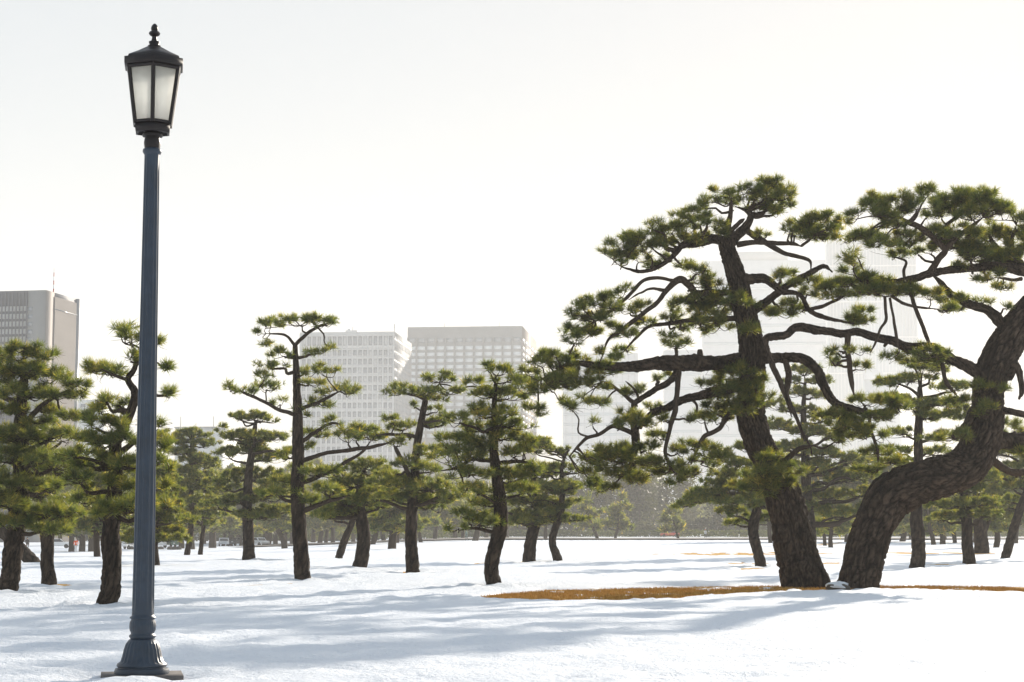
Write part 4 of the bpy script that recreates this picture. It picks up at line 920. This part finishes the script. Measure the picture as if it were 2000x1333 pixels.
g = MB(); x0 = solve_w(b5.C, b5.f, (1441 - W / 2) / F); x1 = solve_w(b5.C, b5.f, (1544 - W / 2) / F); g.box(-x0, -x1, 0.6, 18, b5.h - 0.3, b5.zpx(491)); b5.part('penthouse', M['b_white'], g)
for i in range(9):
    g = MB(); z1 = b5.zpx(560 + 36 * i); g.box(-b5.w + 0.4, -0.4, -0.35, -0.003, z1 - 2.2, z1); b5.part('glass_band', M['b_bright'], g)
    b5.copies('mullion', M['b_white'], (0.22, 0.2, 2.2), [(-b5.w * (j + 0.5) / 10, -0.42, z1 - 1.1) for j in range(10)])
for x, h_ in ((0.72, 9), (0.66, 6), (0.36, 11), (0.30, 8), (0.12, 4)): mast(b5, -b5.w * x, 7, h_, 0.14, 3)
b5b = Bld('office_building', 'pale lower block left of the stepped block behind long level limb', 1372, 1400, 684, 1298, None, 3.0); b5b.body(M['b_pale'])
for i in range(8):
    g = MB(); z1 = b5b.zpx(700 + 28 * i); g.box(-b5b.w + 0.3, -0.3, -0.3, -0.003, z1 - 2.0, z1); b5b.part('glass_band', M['b_bright'], g)
b6 = Bld('glass_tower', 'tall faint glass tower with fine vertical lines behind the right great pine', 1797, 1620, 470, 1622, None, 4.0); b6.body(M['b_bright'])
b6.copies('fin', M['b_pale'], (0.35, 0.5, b6.h - 1), [(-b6.w * (i + 0.5) / 26, -0.2, b6.h / 2) for i in range(26)])
for i in range(5): g = MB(); z1 = b6.zpx(520 + 70 * i); g.box(-b6.w, 0, -0.6, -0.004, z1, z1 + 1.2); b6.part('floor_band', M['b_pale'], g)
b7 = Bld('office_building', 'pale glazed block under the tip of the long level limb', 1247, 1300, 690, 1099, None, 4.0); b7.body(M['b_pale'])
for i in range(9): g = MB(); z1 = b7.zpx(706 + 20 * i); g.box(-b7.w + 0.3, -0.3, -0.3, -0.003, z1 - 1.9, z1); b7.part('glass_band', M['b_bright'], g)
b7.copies('mullion', M['b_white'], (0.2, 0.25, b7.h - 2), [(-b7.w * (j + 0.5) / 12, -0.38, b7.h / 2) for j in range(12)])
b8 = Bld('low_building', 'pale building with sloping roofs between the great pine limbs', 1740, 1250, 740, 1690, 1790, 20.0); b8.body(M['b_pale'])
g = MB(); g.prism([(-b8.w - 0.5, b8.h), (0.6, b8.h), (0.6, b8.h + 1.0), (-b8.w - 0.5, b8.h + 11)], -0.5, b8.d); b8.part('roof', M['b_pale'], g)

# ------------------------------------------------------------------ street lamp in front
LD = 20.7
lp = at(277, 1312, LD); LX, LY = lp[0], LD; LZ = float(at(277, 1303, LD)[2]) - 0.175
def lz(py): return at(288, py, LD - (0.28 if py < 260 else 0.0))[2] - LZ            # photo row -> height on the lamp
mpp = LD / F * 1.0
lamp = thing('street_lamp', 'tall slate blue fluted lamp post with dark six sided lantern', 'street lamp', (LX, LY, LZ), R(0))
sl = MB(); sl.box(-0.44, 0.44, -0.40, 0.40, -0.25, 0.10); o = sl.build('base_slab', M['concrete'], lamp); o.rotation_euler = (0, 0, R(12))
hb = lambda py: lz(py)
def fl(nf, amp, ph=0.0):
    return lambda rr, a, p: rr * (1 - amp * np.abs(np.sin(a * nf / 2 + ph))[None, :] ** 1.2)
q = MB(); q.lathe([(0.0, 0.10), (0.295, 0.10), (0.30, 0.13), (0.29, 0.16), (0.26, 0.165), (0.26, 0.18)], 48); q.build('foot_ring', M['lamp_blue'], lamp, smooth=True, sharp=R(40))
z1, z2 = hb(1294), hb(1270)
pr = [(0.262, 0.175), (0.275, 0.19), (0.268, 0.215), (0.235, 0.235), (0.215, 0.30), (0.20, 0.37), (0.18, 0.43), (0.15, 0.47), (0.13, 0.485), (0.0, 0.49)]
q = MB(); q.lathe(pr, 144, mod=lambda rr, a, p: rr * (1 - 0.05 * np.abs(np.sin(a * 12))[None, :] * ((p[:, 1] > 0.22) & (p[:, 1] < 0.46))[:, None])); q.build('bell_base', M['lamp_blue'], lamp, smooth=True)
pr = [(0.12, 0.47), (0.135, 0.49), (0.147, 0.505), (0.147, 0.52), (0.128, 0.535), (0.128, 0.55), (0.142, 0.575), (0.147, 0.62), (0.142, 0.665), (0.128, 0.69), (0.128, 0.70), (0.143, 0.705), (0.143, 0.72), (0.125, 0.73), (0.12, 0.75)]
q = MB(); q.lathe(pr, 120, mod=lambda rr, a, p: rr * (1 - 0.03 * np.abs(np.sin(a * 14))[None, :] * ((p[:, 1] > 0.56) & (p[:, 1] < 0.68))[:, None])); q.build('collar', M['lamp_blue'], lamp, smooth=True)
zt_ = hb(300)
ss = np.linspace(0, 1, 24)
pr = [(0.122 - 0.036 * s_, 0.74 + (zt_ - 0.74) * s_) for s_ in ss]
q = MB(); q.lathe(pr, 160, mod=lambda rr, a, p: rr * (1 - 0.10 * np.clip(np.abs(np.sin(a * 6)) * 1.5 - 0.45, 0, 1)[None, :] * ((p[:, 1] > 0.80) & (p[:, 1] < zt_ - 0.05))[:, None])); q.build('pole', M['lamp_blue'], lamp, smooth=True)
q = MB(); zr_ = hb(300); q.lathe([(0.085, zr_ - 0.02), (0.10, zr_), (0.107, zr_ + 0.02), (0.102, zr_ + 0.045), (0.085, zr_ + 0.055), (0.0, zr_ + 0.056)], 40); q.build('ring', M['lamp_blue'], lamp, smooth=True)
q = MB(); n0 = zr_ + 0.05
q.lathe([(0.085, n0), (0.09, n0 + 0.03), (0.095, n0 + 0.07), (0.09, n0 + 0.11), (0.085, n0 + 0.125), (0.085, n0 + 0.13), (0.112, n0 + 0.14), (0.115, n0 + 0.165), (0.10, n0 + 0.18), (0.085, n0 + 0.185), (0.085, n0 + 0.20)], 40); q.build('neck', M['lamp_dark'], lamp, smooth=True, sharp=R(40))
# lantern, six sided with a corner toward the viewer
hx0 = n0 + 0.19; ROT = R(-80)
zb0, zb1, zp1, ze = hb(249), hb(233), hb(124), hb(110)
hexl = lambda prof, m, nm, par=lamp: (lambda Q: (Q.lathe(prof, 6, rot=ROT), Q.build(nm, m, par))[1])(MB())
hexl([(0.06, hx0), (0.09, hx0), (0.13, hx0 + 0.03), (0.165, hx0 + 0.055), (0.19, zb0 - 0.015), (0.215, zb0 - 0.01), (0.222, zb0 + 0.03), (0.222, zb1), (0.15, zb1)], M['lamp_dark'], 'lantern_base')
r0, r1 = 0.222, 0.318
for i in range(6):
    a0, a1 = ROT + i * math.pi / 3, ROT + (i + 1) * math.pi / 3
    A0 = np.array([math.cos(a0), math.sin(a0)]); A1 = np.array([math.cos(a1), math.sin(a1)])
    v = np.array([[*(A0 * (r0 - .012)), zb1], [*(A1 * (r0 - .012)), zb1], [*(A1 * (r1 - .012)), zp1], [*(A0 * (r1 - .012)), zp1]])
    vi = v.copy(); vi[:, :2] *= 0.975
    q = MB(); q.add(np.vstack([v, vi]), [(0, 1, 2), (0, 2, 3), (4, 6, 5), (4, 7, 6), (0, 4, 5), (0, 5, 1), (1, 5, 6), (1, 6, 2), (2, 6, 7), (2, 7, 3), (3, 7, 4), (3, 4, 0)]); q.build('glass_pane', M['pane'], lamp)
    q = MB(); tube(q, [np.array([*(A0 * r0), zb1 - 0.01]), np.array([*(A0 * (r0 + r1) / 2), (zb1 + zp1) / 2]), np.array([*(A0 * r1), zp1 + 0.02])], [0.024, 0.024, 0.025], 6); q.build('corner_bar', M['lamp_dark'], lamp)
    for (rr_, zz, t) in ((r1, zp1 - 0.005, 0.026), (r0, zb1 + 0.012, 0.018)):
        q = MB(); tube(q, [np.array([*(A0 * rr_), zz]), np.array([*(A0 + A1) / 2 * rr_, zz]), np.array([*(A1 * rr_), zz])], [t] * 3, 6); q.build('rail', M['lamp_dark'], lamp)
roof = hexl([(0.28, zp1 + 0.012), (0.37, zp1 + 0.015), (0.375, zp1 + 0.03), (0.375, zp1 + 0.095), (0.33, zp1 + 0.105), (0.322, zp1 + 0.13), (0.20, zp1 + 0.19), (0.075, zp1 + 0.262), (0.0, zp1 + 0.264)], M['lamp_dark'], 'roof')
q = MB(); zf = zp1 + 0.255
q.lathe([(0.07, zf), (0.075, zf + 0.017), (0.055, zf + 0.026), (0.055, zf + 0.043), (0.062, zf + 0.047), (0.062, zf + 0.065), (0.035, zf + 0.077), (0.028, zf + 0.112), (0.028, zf + 0.125), (0.055, zf + 0.142), (0.066, zf + 0.163), (0.055, zf + 0.181), (0.036, zf + 0.191), (0.042, zf + 0.215), (0.036, zf + 0.245), (0.018, zf + 0.271), (0.0, zf + 0.280)], 24); q.build('finial', M['lamp_dark'], roof, smooth=True, sharp=R(50))

# ------------------------------------------------------------------ vehicles, people, shrubs
M['tyre'] = simple('rubber', (0.02, 0.02, 0.02), 0.8)
M['car_glass'] = m_glass('car_glass', (0.03, 0.035, 0.04), 0.05)
def paint(name, c): return simple(name, c, 0.3, 0.0, 0.6, var=0.03)
M['c_white'] = paint('white_car_paint', (0.75, 0.75, 0.75)); M['c_red'] = paint('red_car_paint', (0.5, 0.06, 0.03)); M['c_dark'] = paint('dark_car_paint', (0.05, 0.06, 0.07)); M['c_silver'] = paint('silver_car_paint', (0.42, 0.43, 0.45)); M['c_green'] = paint('green_car_paint', (0.05, 0.12, 0.09))
M['light_glass'] = m_glass('headlamp_glass', (0.7, 0.7, 0.68), 0.1)
PROF = {'car': ([(-2.15, .35), (2.15, .35), (2.2, .6), (2.1, .82), (1.1, .92), (.45, 1.42), (-1.1, 1.45), (-1.75, .98), (-2.2, .9), (-2.22, .6)], [(.98, .95), (.42, 1.36), (-1.05, 1.38), (-1.55, .98)], 1.7),
        'van': ([(-2.3, .4), (2.3, .4), (2.35, .8), (2.2, 1.1), (1.55, 1.95), (1.2, 2.05), (-2.25, 2.05), (-2.35, .8)], [(2.05, 1.15), (1.5, 1.88), (-2.0, 1.88), (-2.0, 1.15)], 1.75),
        'suv': ([(-2.2, .45), (2.2, .45), (2.25, .8), (2.1, 1.0), (1.15, 1.1), (.6, 1.68), (-1.9, 1.7), (-2.2, 1.1), (-2.25, .8)], [(1.05, 1.12), (.55, 1.6), (-1.8, 1.62), (-2.05, 1.15)], 1.8)}
def car(label, kind, m, px, py, rz, D=None):
    D = D or ground_D(px, py); p = at(px, py, D); z = ground(p[0], p[1]) + 0.12
    body, win, wd = PROF[kind]
    t = thing('parked_van' if kind == 'van' else 'parked_car', label, 'van' if kind == 'van' else 'car', (p[0], p[1], z), R(rz), 'vehicles parked beyond the lawn')
    b = MB(); b.prism(body, -wd / 2, wd / 2); o = b.build('body', m, t)
    md = o.modifiers.new('bevel', 'BEVEL'); md.width = 0.09; md.segments = 2; md.limit_method = 'ANGLE'
    for s_ in (-1, 1):
        b = MB(); b.prism(win, s_ * (wd / 2 + 0.003), s_ * (wd / 2 + 0.02)); b.build('side_window', M['car_glass'], t)
    for xw in (-1.35, 1.35):
        for s_ in (-1, 1):
            b = MB(); b.lathe([(0.0, -.1), (.2, -.1), (.31, -.1), (.33, -.06), (.33, .06), (.31, .1), (.0, .1)], 18); v = b.v[0].copy()
            b.v[0] = np.c_[v[:, 0] + xw, v[:, 2] + s_ * (wd / 2 - 0.08), v[:, 1] + 0.32]; b.build('wheel', M['tyre'], t, smooth=True, sharp=R(40))
    fx = [q for q in win]; (xa, za), (xb, zb_) = fx[0], fx[1]
    b = MB(); b.add([(xa + .14, -wd * .42, za), (xa + .14, wd * .42, za), (xb + .10, wd * .38, zb_), (xb + .10, -wd * .38, zb_), (xa, -wd * .42, za - .02), (xa, wd * .42, za - .02), (xb, wd * .38, zb_ - .02), (xb, -wd * .38, zb_ - .02)], [(0, 1, 2), (0, 2, 3), (4, 6, 5), (4, 7, 6), (0, 4, 1), (1, 4, 5), (2, 6, 3), (3, 6, 7), (1, 5, 2), (2, 5, 6), (0, 3, 4), (3, 7, 4)]); b.build('windscreen', M['car_glass'], t)
    for s_ in (-1, 1): b = MB(); b.box(2.16, 2.25, s_ * wd * .36 - .16, s_ * wd * .36 + .16, .62, .78); b.build('headlight', M['light_glass'], t)
    return t
car('white van parked left of the lamp post between dark trunks', 'van', M['c_white'], 247, 1074, -100)
car('white hatchback parked directly right of the lamp post', 'car', M['c_white'], 312, 1071, -75)
car('dark green off road car in front of the slender pine trunks', 'suv', M['c_green'], 338, 1071, -60)
car('silver car half hidden left of the round layered pine', 'car', M['c_silver'], 437, 1068, -80)
car('dark car behind the slanted distant pine', 'car', M['c_dark'], 459, 1067, -110)
car('white car just right of the round layered pine trunk', 'car', M['c_white'], 506, 1067, -50)
car('white car glimpsed left of the crooked stemmed pine', 'car', M['c_white'], 112, 1072, 10)
car('red car far off beyond the road', 'car', M['c_red'], 838, 1048, 170, 560)
car('small white car next to the far red car', 'car', M['c_white'], 864, 1047.5, -30, 570)
car('white van far off beyond the road', 'van', M['c_white'], 885, 1047.5, -60, 550)
car('dark car far off between the red car and flat topped pine', 'car', M['c_dark'], 833 - 24, 1048, 10, 575)
car('red car glimpsed on the far road behind the middle pines', 'car', M['c_red'], 1308, 1046, 175, 430)

def person(label, px, py, face, coat, legs, skin=(0.45, 0.3, 0.22), hat=(0.03, 0.025, 0.02), stride=0.22, long_coat=False, D=None, armswing=0.2):
    D = D or ground_D(px, py); p = at(px, py, D); z = ground(p[0], p[1]) + 0.10
    t = thing('person', label, 'person', (p[0], p[1], z), R(face))
    def skin_obj(name, verts, edges, rads, m):
        me = bpy.data.meshes.new(name); me.from_pydata(verts, edges, []); o = bpy.data.objects.new(name, me); COL.objects.link(o); o.parent = t
        md = o.modifiers.new('skin', 'SKIN'); me.materials.append(m)
        for i, r_ in enumerate(rads): me.skin_vertices[0].data[i].radius = (r_, r_ * 0.85); me.skin_vertices[0].data[i].use_root = (i == 0)
        sb = o.modifiers.new('sub', 'SUBSURF'); sb.levels = 1; sb.render_levels = 1; md.use_smooth_shade = True; return o
    s_, a_ = stride, armswing
    V = [(0, 0, .95), (0, 0, 1.15), (0, 0, 1.38), (0, 0, 1.50), (0, 0, 1.60), (0.01, 0, 1.72),
         (0, .1, .9), (s_ * .6, .1, .5), (s_ * .6 - .12, .1, .08), (s_ * .6 + .1, .1, .04),
         (0, -.1, .9), (-s_ * .2, -.1, .48), (-s_ - .1, -.1, .10), (-s_ + .08, -.1, .05),
         (0, .19, 1.38), (-a_ * .6, .24, 1.12), (-a_ * .2, .22, .88), (-a_ * .1 + .04, .22, .80),
         (0, -.19, 1.38), (a_ * .5, -.24, 1.12), (a_ * 1.1, -.21, .92), (a_ * 1.3, -.2, .86)]
    E = [(0, 1), (1, 2), (2, 3), (3, 4), (4, 5), (0, 6), (6, 7), (7, 8), (8, 9), (0, 10), (10, 11), (11, 12), (12, 13), (2, 14), (14, 15), (15, 16), (16, 17), (2, 18), (18, 19), (19, 20), (20, 21)]
    Rr = [.15, .14, .15, .06, .085, .07, .095, .07, .045, .04, .095, .07, .045, .04, .075, .05, .035, .035, .075, .05, .035, .035]
    skm = simple('skin_%s' % label[:6], skin, 0.6); lg = simple('trousers_' + label[:6], legs, 0.85)
    skin_obj('body', V, E, Rr, lg)
    cm = simple('coat_' + label[:6], coat, 0.85)
    zb = .55 if long_coat else .86
    CV = [(0, 0, 1.0), (0, 0, 1.2), (0, 0, 1.38), (0, 0, 1.47), (0, 0, zb), (0, .19, 1.39), (-a_ * .6, .245, 1.12), (-a_ * .2, .225, .92), (0, -.19, 1.39), (a_ * .5, -.245, 1.12), (a_ * 1.05, -.215, .95)]
    skin_obj('jacket', CV, [(0, 1), (1, 2), (2, 3), (0, 4), (2, 5), (5, 6), (6, 7), (2, 8), (8, 9), (9, 10)], [.18, .17, .175, .09, .2 if long_coat else .185, .09, .068, .055, .09, .068, .055], cm)
    skin_obj('head', [(0.01, 0, 1.5), (0.015, 0, 1.6), (0.02, 0, 1.7), (.09, 0, 1.61), (.03, .075, 1.62), (.03, -.075, 1.62)], [(0, 1), (1, 2), (1, 3), (1, 4), (1, 5)], [.06, .10, .085, .03, .025, .025], skm)
    skin_obj('hair', [(-.01, 0, 1.66), (-.03, 0, 1.74), (-.08, 0, 1.63)], [(0, 1), (0, 2)], [.105, .085, .06], simple('hair_' + label[:6], hat, 0.8))
    for yy, xx, zz in ((.22, -a_ * .1 + .05, .79), (-.2, a_ * 1.35, .85)):
        skin_obj('hand', [(xx, yy, zz + .05), (xx + .01, yy, zz), (xx + .02, yy - .02, zz - .07), (xx + .03, yy, zz - .08), (xx + .02, yy + .02, zz - .07), (xx + .05, yy + .01, zz - .03), (xx + .01, yy - .03, zz - .06)], [(0, 1), (1, 2), (1, 3), (1, 4), (1, 5), (1, 6)], [.03, .03, .012, .012, .012, .012, .011], skm)
    return t
person('person in an orange red jacket and pale trousers standing between far trunks', 148, 1079, -100, (0.75, 0.11, 0.03), (0.6, 0.6, 0.6), stride=0.1)
person('person in long pale green coat walking beyond the lawn', 911, 1057, 175, (0.22, 0.30, 0.27), (0.12, 0.15, 0.15), long_coat=True)
person('runner in red cap and black and white top on the far road', 1378, 1053, -80, (0.7, 0.7, 0.7), (0.03, 0.03, 0.035), hat=(0.6, 0.08, 0.05), stride=0.32, armswing=0.35)
person('person in dark clothes standing beside the white van', 272, 1072, -90, (0.03, 0.03, 0.035), (0.03, 0.03, 0.04), stride=0.12)
person('person in dark clothes near the left edge of the far lawn', 53, 1077, -60, (0.04, 0.035, 0.035), (0.03, 0.03, 0.03), stride=0.15)

M['shrub'] = m_needle('shrub_leaves', [(0, (0.02, 0.035, 0.015)), (0.5, (0.05, 0.065, 0.03)), (1, (0.11, 0.11, 0.05))], 0.2, 0.05)
def shrub(label, px, py, rpx, hpx, D=None, group=None):
    D = D or ground_D(px, py); p = at(px, py, D); z = float(ground(p[0], p[1])); k = F / D
    t = thing('clipped_shrub', label, 'shrub', (p[0], p[1], z), 0, group); r_, h_ = rpx / k, hpx / k
    fm = MB(); q = rng.normal(0, 1, (900, 3)); q /= np.linalg.norm(q, axis=1)[:, None]; q *= (0.75 + 0.25 * rng.random((900, 1)))
    c = q * np.array([r_, r_, h_ / 2]) + np.array([0, 0, h_ / 2 + 0.05])
    d = q + rng.normal(0, .5, (900, 3)); d /= np.linalg.norm(d, axis=1)[:, None]; w_ = np.cross(d, rng.normal(0, 1, (900, 3))); w_ /= np.linalg.norm(w_, axis=1)[:, None]
    s_ = 0.22 * r_; fm.add(np.stack([c - w_ * s_ * .5, c + w_ * s_ * .5, c + d * s_], 1).reshape(-1, 3), np.arange(2700).reshape(-1, 3), np.repeat(rng.random(900), 3))
    fm.build('foliage', M['shrub'], t, attr=True, kind='stuff')
    b = MB(); b.lathe([(0.06, -0.1), (0.07, h_ * .2), (0.05, h_ * .6)], 7); b.build('stem', M['twig'], t, smooth=True)
shrub('large round clipped shrub standing on the far snow right of the tall straight pine', 611, 1056, 9, 17, 420)
shrub('round clipped shrub behind the white car by the layered pine', 505, 1056, 10, 20, 420)
shrub('round clipped shrub between the bowed pine and its leaning neighbour', 672, 1056, 12, 17, 430)
for i, (sx, gl) in enumerate(((232, 'in front of the white van, left end of the row'), (256, 'in front of the white van, touching the lamp post'), (306, 'first right of the lamp post'), (314, 'second right of the lamp post'), (332, 'third right of the lamp post'), (341, 'fourth right of the lamp post'), (349, 'last of the row right of the lamp post'))):
    D = ground_D(sx, 1074); p = at(sx, 1074, D); z = float(ground(p[0], p[1])); k = F / D
    b = MB(); b.lathe([(0.36, -0.1), (0.40, 0.05), (0.42, 0.22), (0.36, 0.40), (0.22, 0.50), (0.0, 0.53)], 14); o = b.build('stone_bollard', M['stone'], None, smooth=True)
    o.location = (p[0], p[1], z); tag(o, 'low rounded stone bollard, ' + gl, 'bollard', 'stone bollards before the parked vehicles')
# snow covered stone wedged between the two great trunks
D = ground_D(1640, 1150); p = at(1640, 1150, D); z = float(ground(p[0], p[1]))
st = thing('boulder', 'dark stone capped with snow between the two great trunks', 'stone', (p[0], p[1] + 0.3, z))
def lump(rx, ry, rz_, seed, zc, amp=0.3, half=False):
    b = MB(); th = np.linspace(0.02, math.pi * (0.56 if half else 0.98), 14); pr = np.stack([np.sin(th), np.cos(th)], 1)
    b.lathe([(a_, c_) for a_, c_ in pr], 22); v = b.v[0]; n_ = 1 + amp * (fbm(v[:, 0] * 1.7 + seed, v[:, 1] * 1.7 + v[:, 2], 60, 3))
    b.v[0] = v * n_[:, None] * np.array([rx, ry, rz_]) + np.array([0, 0, zc]); return b
lump(0.34, 0.3, 0.16, 3, 0.05).build('stone', M['stone'], st, smooth=True)
lump(0.32, 0.33, 0.13, 8, 0.09, 0.6, True).build('snow_cap', M['snow'], st, smooth=True)
# clipped hedge along the far side of the road
hd = thing('clipped_hedge', 'long low dark clipped hedge beyond the far road', 'hedge', (80, 446, float(ground(np.array(80.), np.array(446.)))))
nh = 24000; q = np.c_[rng.uniform(-150, 190, nh), rng.uniform(-0.8, 0.8, nh), rng.uniform(-0.3, 1.45, nh) + 0.2]; q[:, 1] += 3 * np.sin(q[:, 0] / 40)
d = rng.normal(0, 1, (nh, 3)); d /= np.linalg.norm(d, axis=1)[:, None]; w_ = np.cross(d, rng.normal(0, 1, (nh, 3))); w_ /= np.linalg.norm(w_, axis=1)[:, None]
fm = MB(); fm.add(np.stack([q - w_ * .2, q + w_ * .2, q + d * .45], 1).reshape(-1, 3), np.arange(nh * 3).reshape(-1, 3), np.repeat(rng.random(nh) * .6, 3)); fm.build('foliage', M['shrub'], hd, attr=True, kind='stuff')
# globe lamp far behind on the right
D = 260; p = at(1953, 1060, D); gl = thing('globe_lamp', 'thin far globe lamp between the right great trunk and the edge', 'street lamp', (p[0], p[1], float(ground(p[0], p[1]))))
hgl = at(1953, 781, D)[2] - float(ground(p[0], p[1]))
b = MB(); b.lathe([(0.14, -0.2), (0.12, 0.5), (0.06, hgl - 0.3), (0.0, hgl - 0.3)], 10); b.build('pole', M['steel'], gl, smooth=True)
b = MB(); th = np.linspace(0.01, math.pi - .01, 10); b.lathe([(0.26 * math.sin(q), hgl - 0.05 + 0.26 * math.cos(q)) for q in th], 14); b.build('globe', M['b_bright'], gl, smooth=True)

# ------------------------------------------------------------------ the hazy air
m, n, o = mat('haze'); pv = n.nodes.new('ShaderNodeVolumePrincipled')
pv.inputs['Color'].default_value = (1.0, 0.975, 0.94, 1); pv.inputs['Density'].default_value = HAZE_DENSITY; pv.inputs['Anisotropy'].default_value = HAZE_G
n.links.new(pv.outputs[0], o.inputs['Volume'])
b = MB(); b.box(-1560, 1560, -60, 2400, -4, 272); hz = b.build('haze', m, kind='stuff'); tag(hz, 'pale winter haze fading everything toward the far buildings', 'haze')
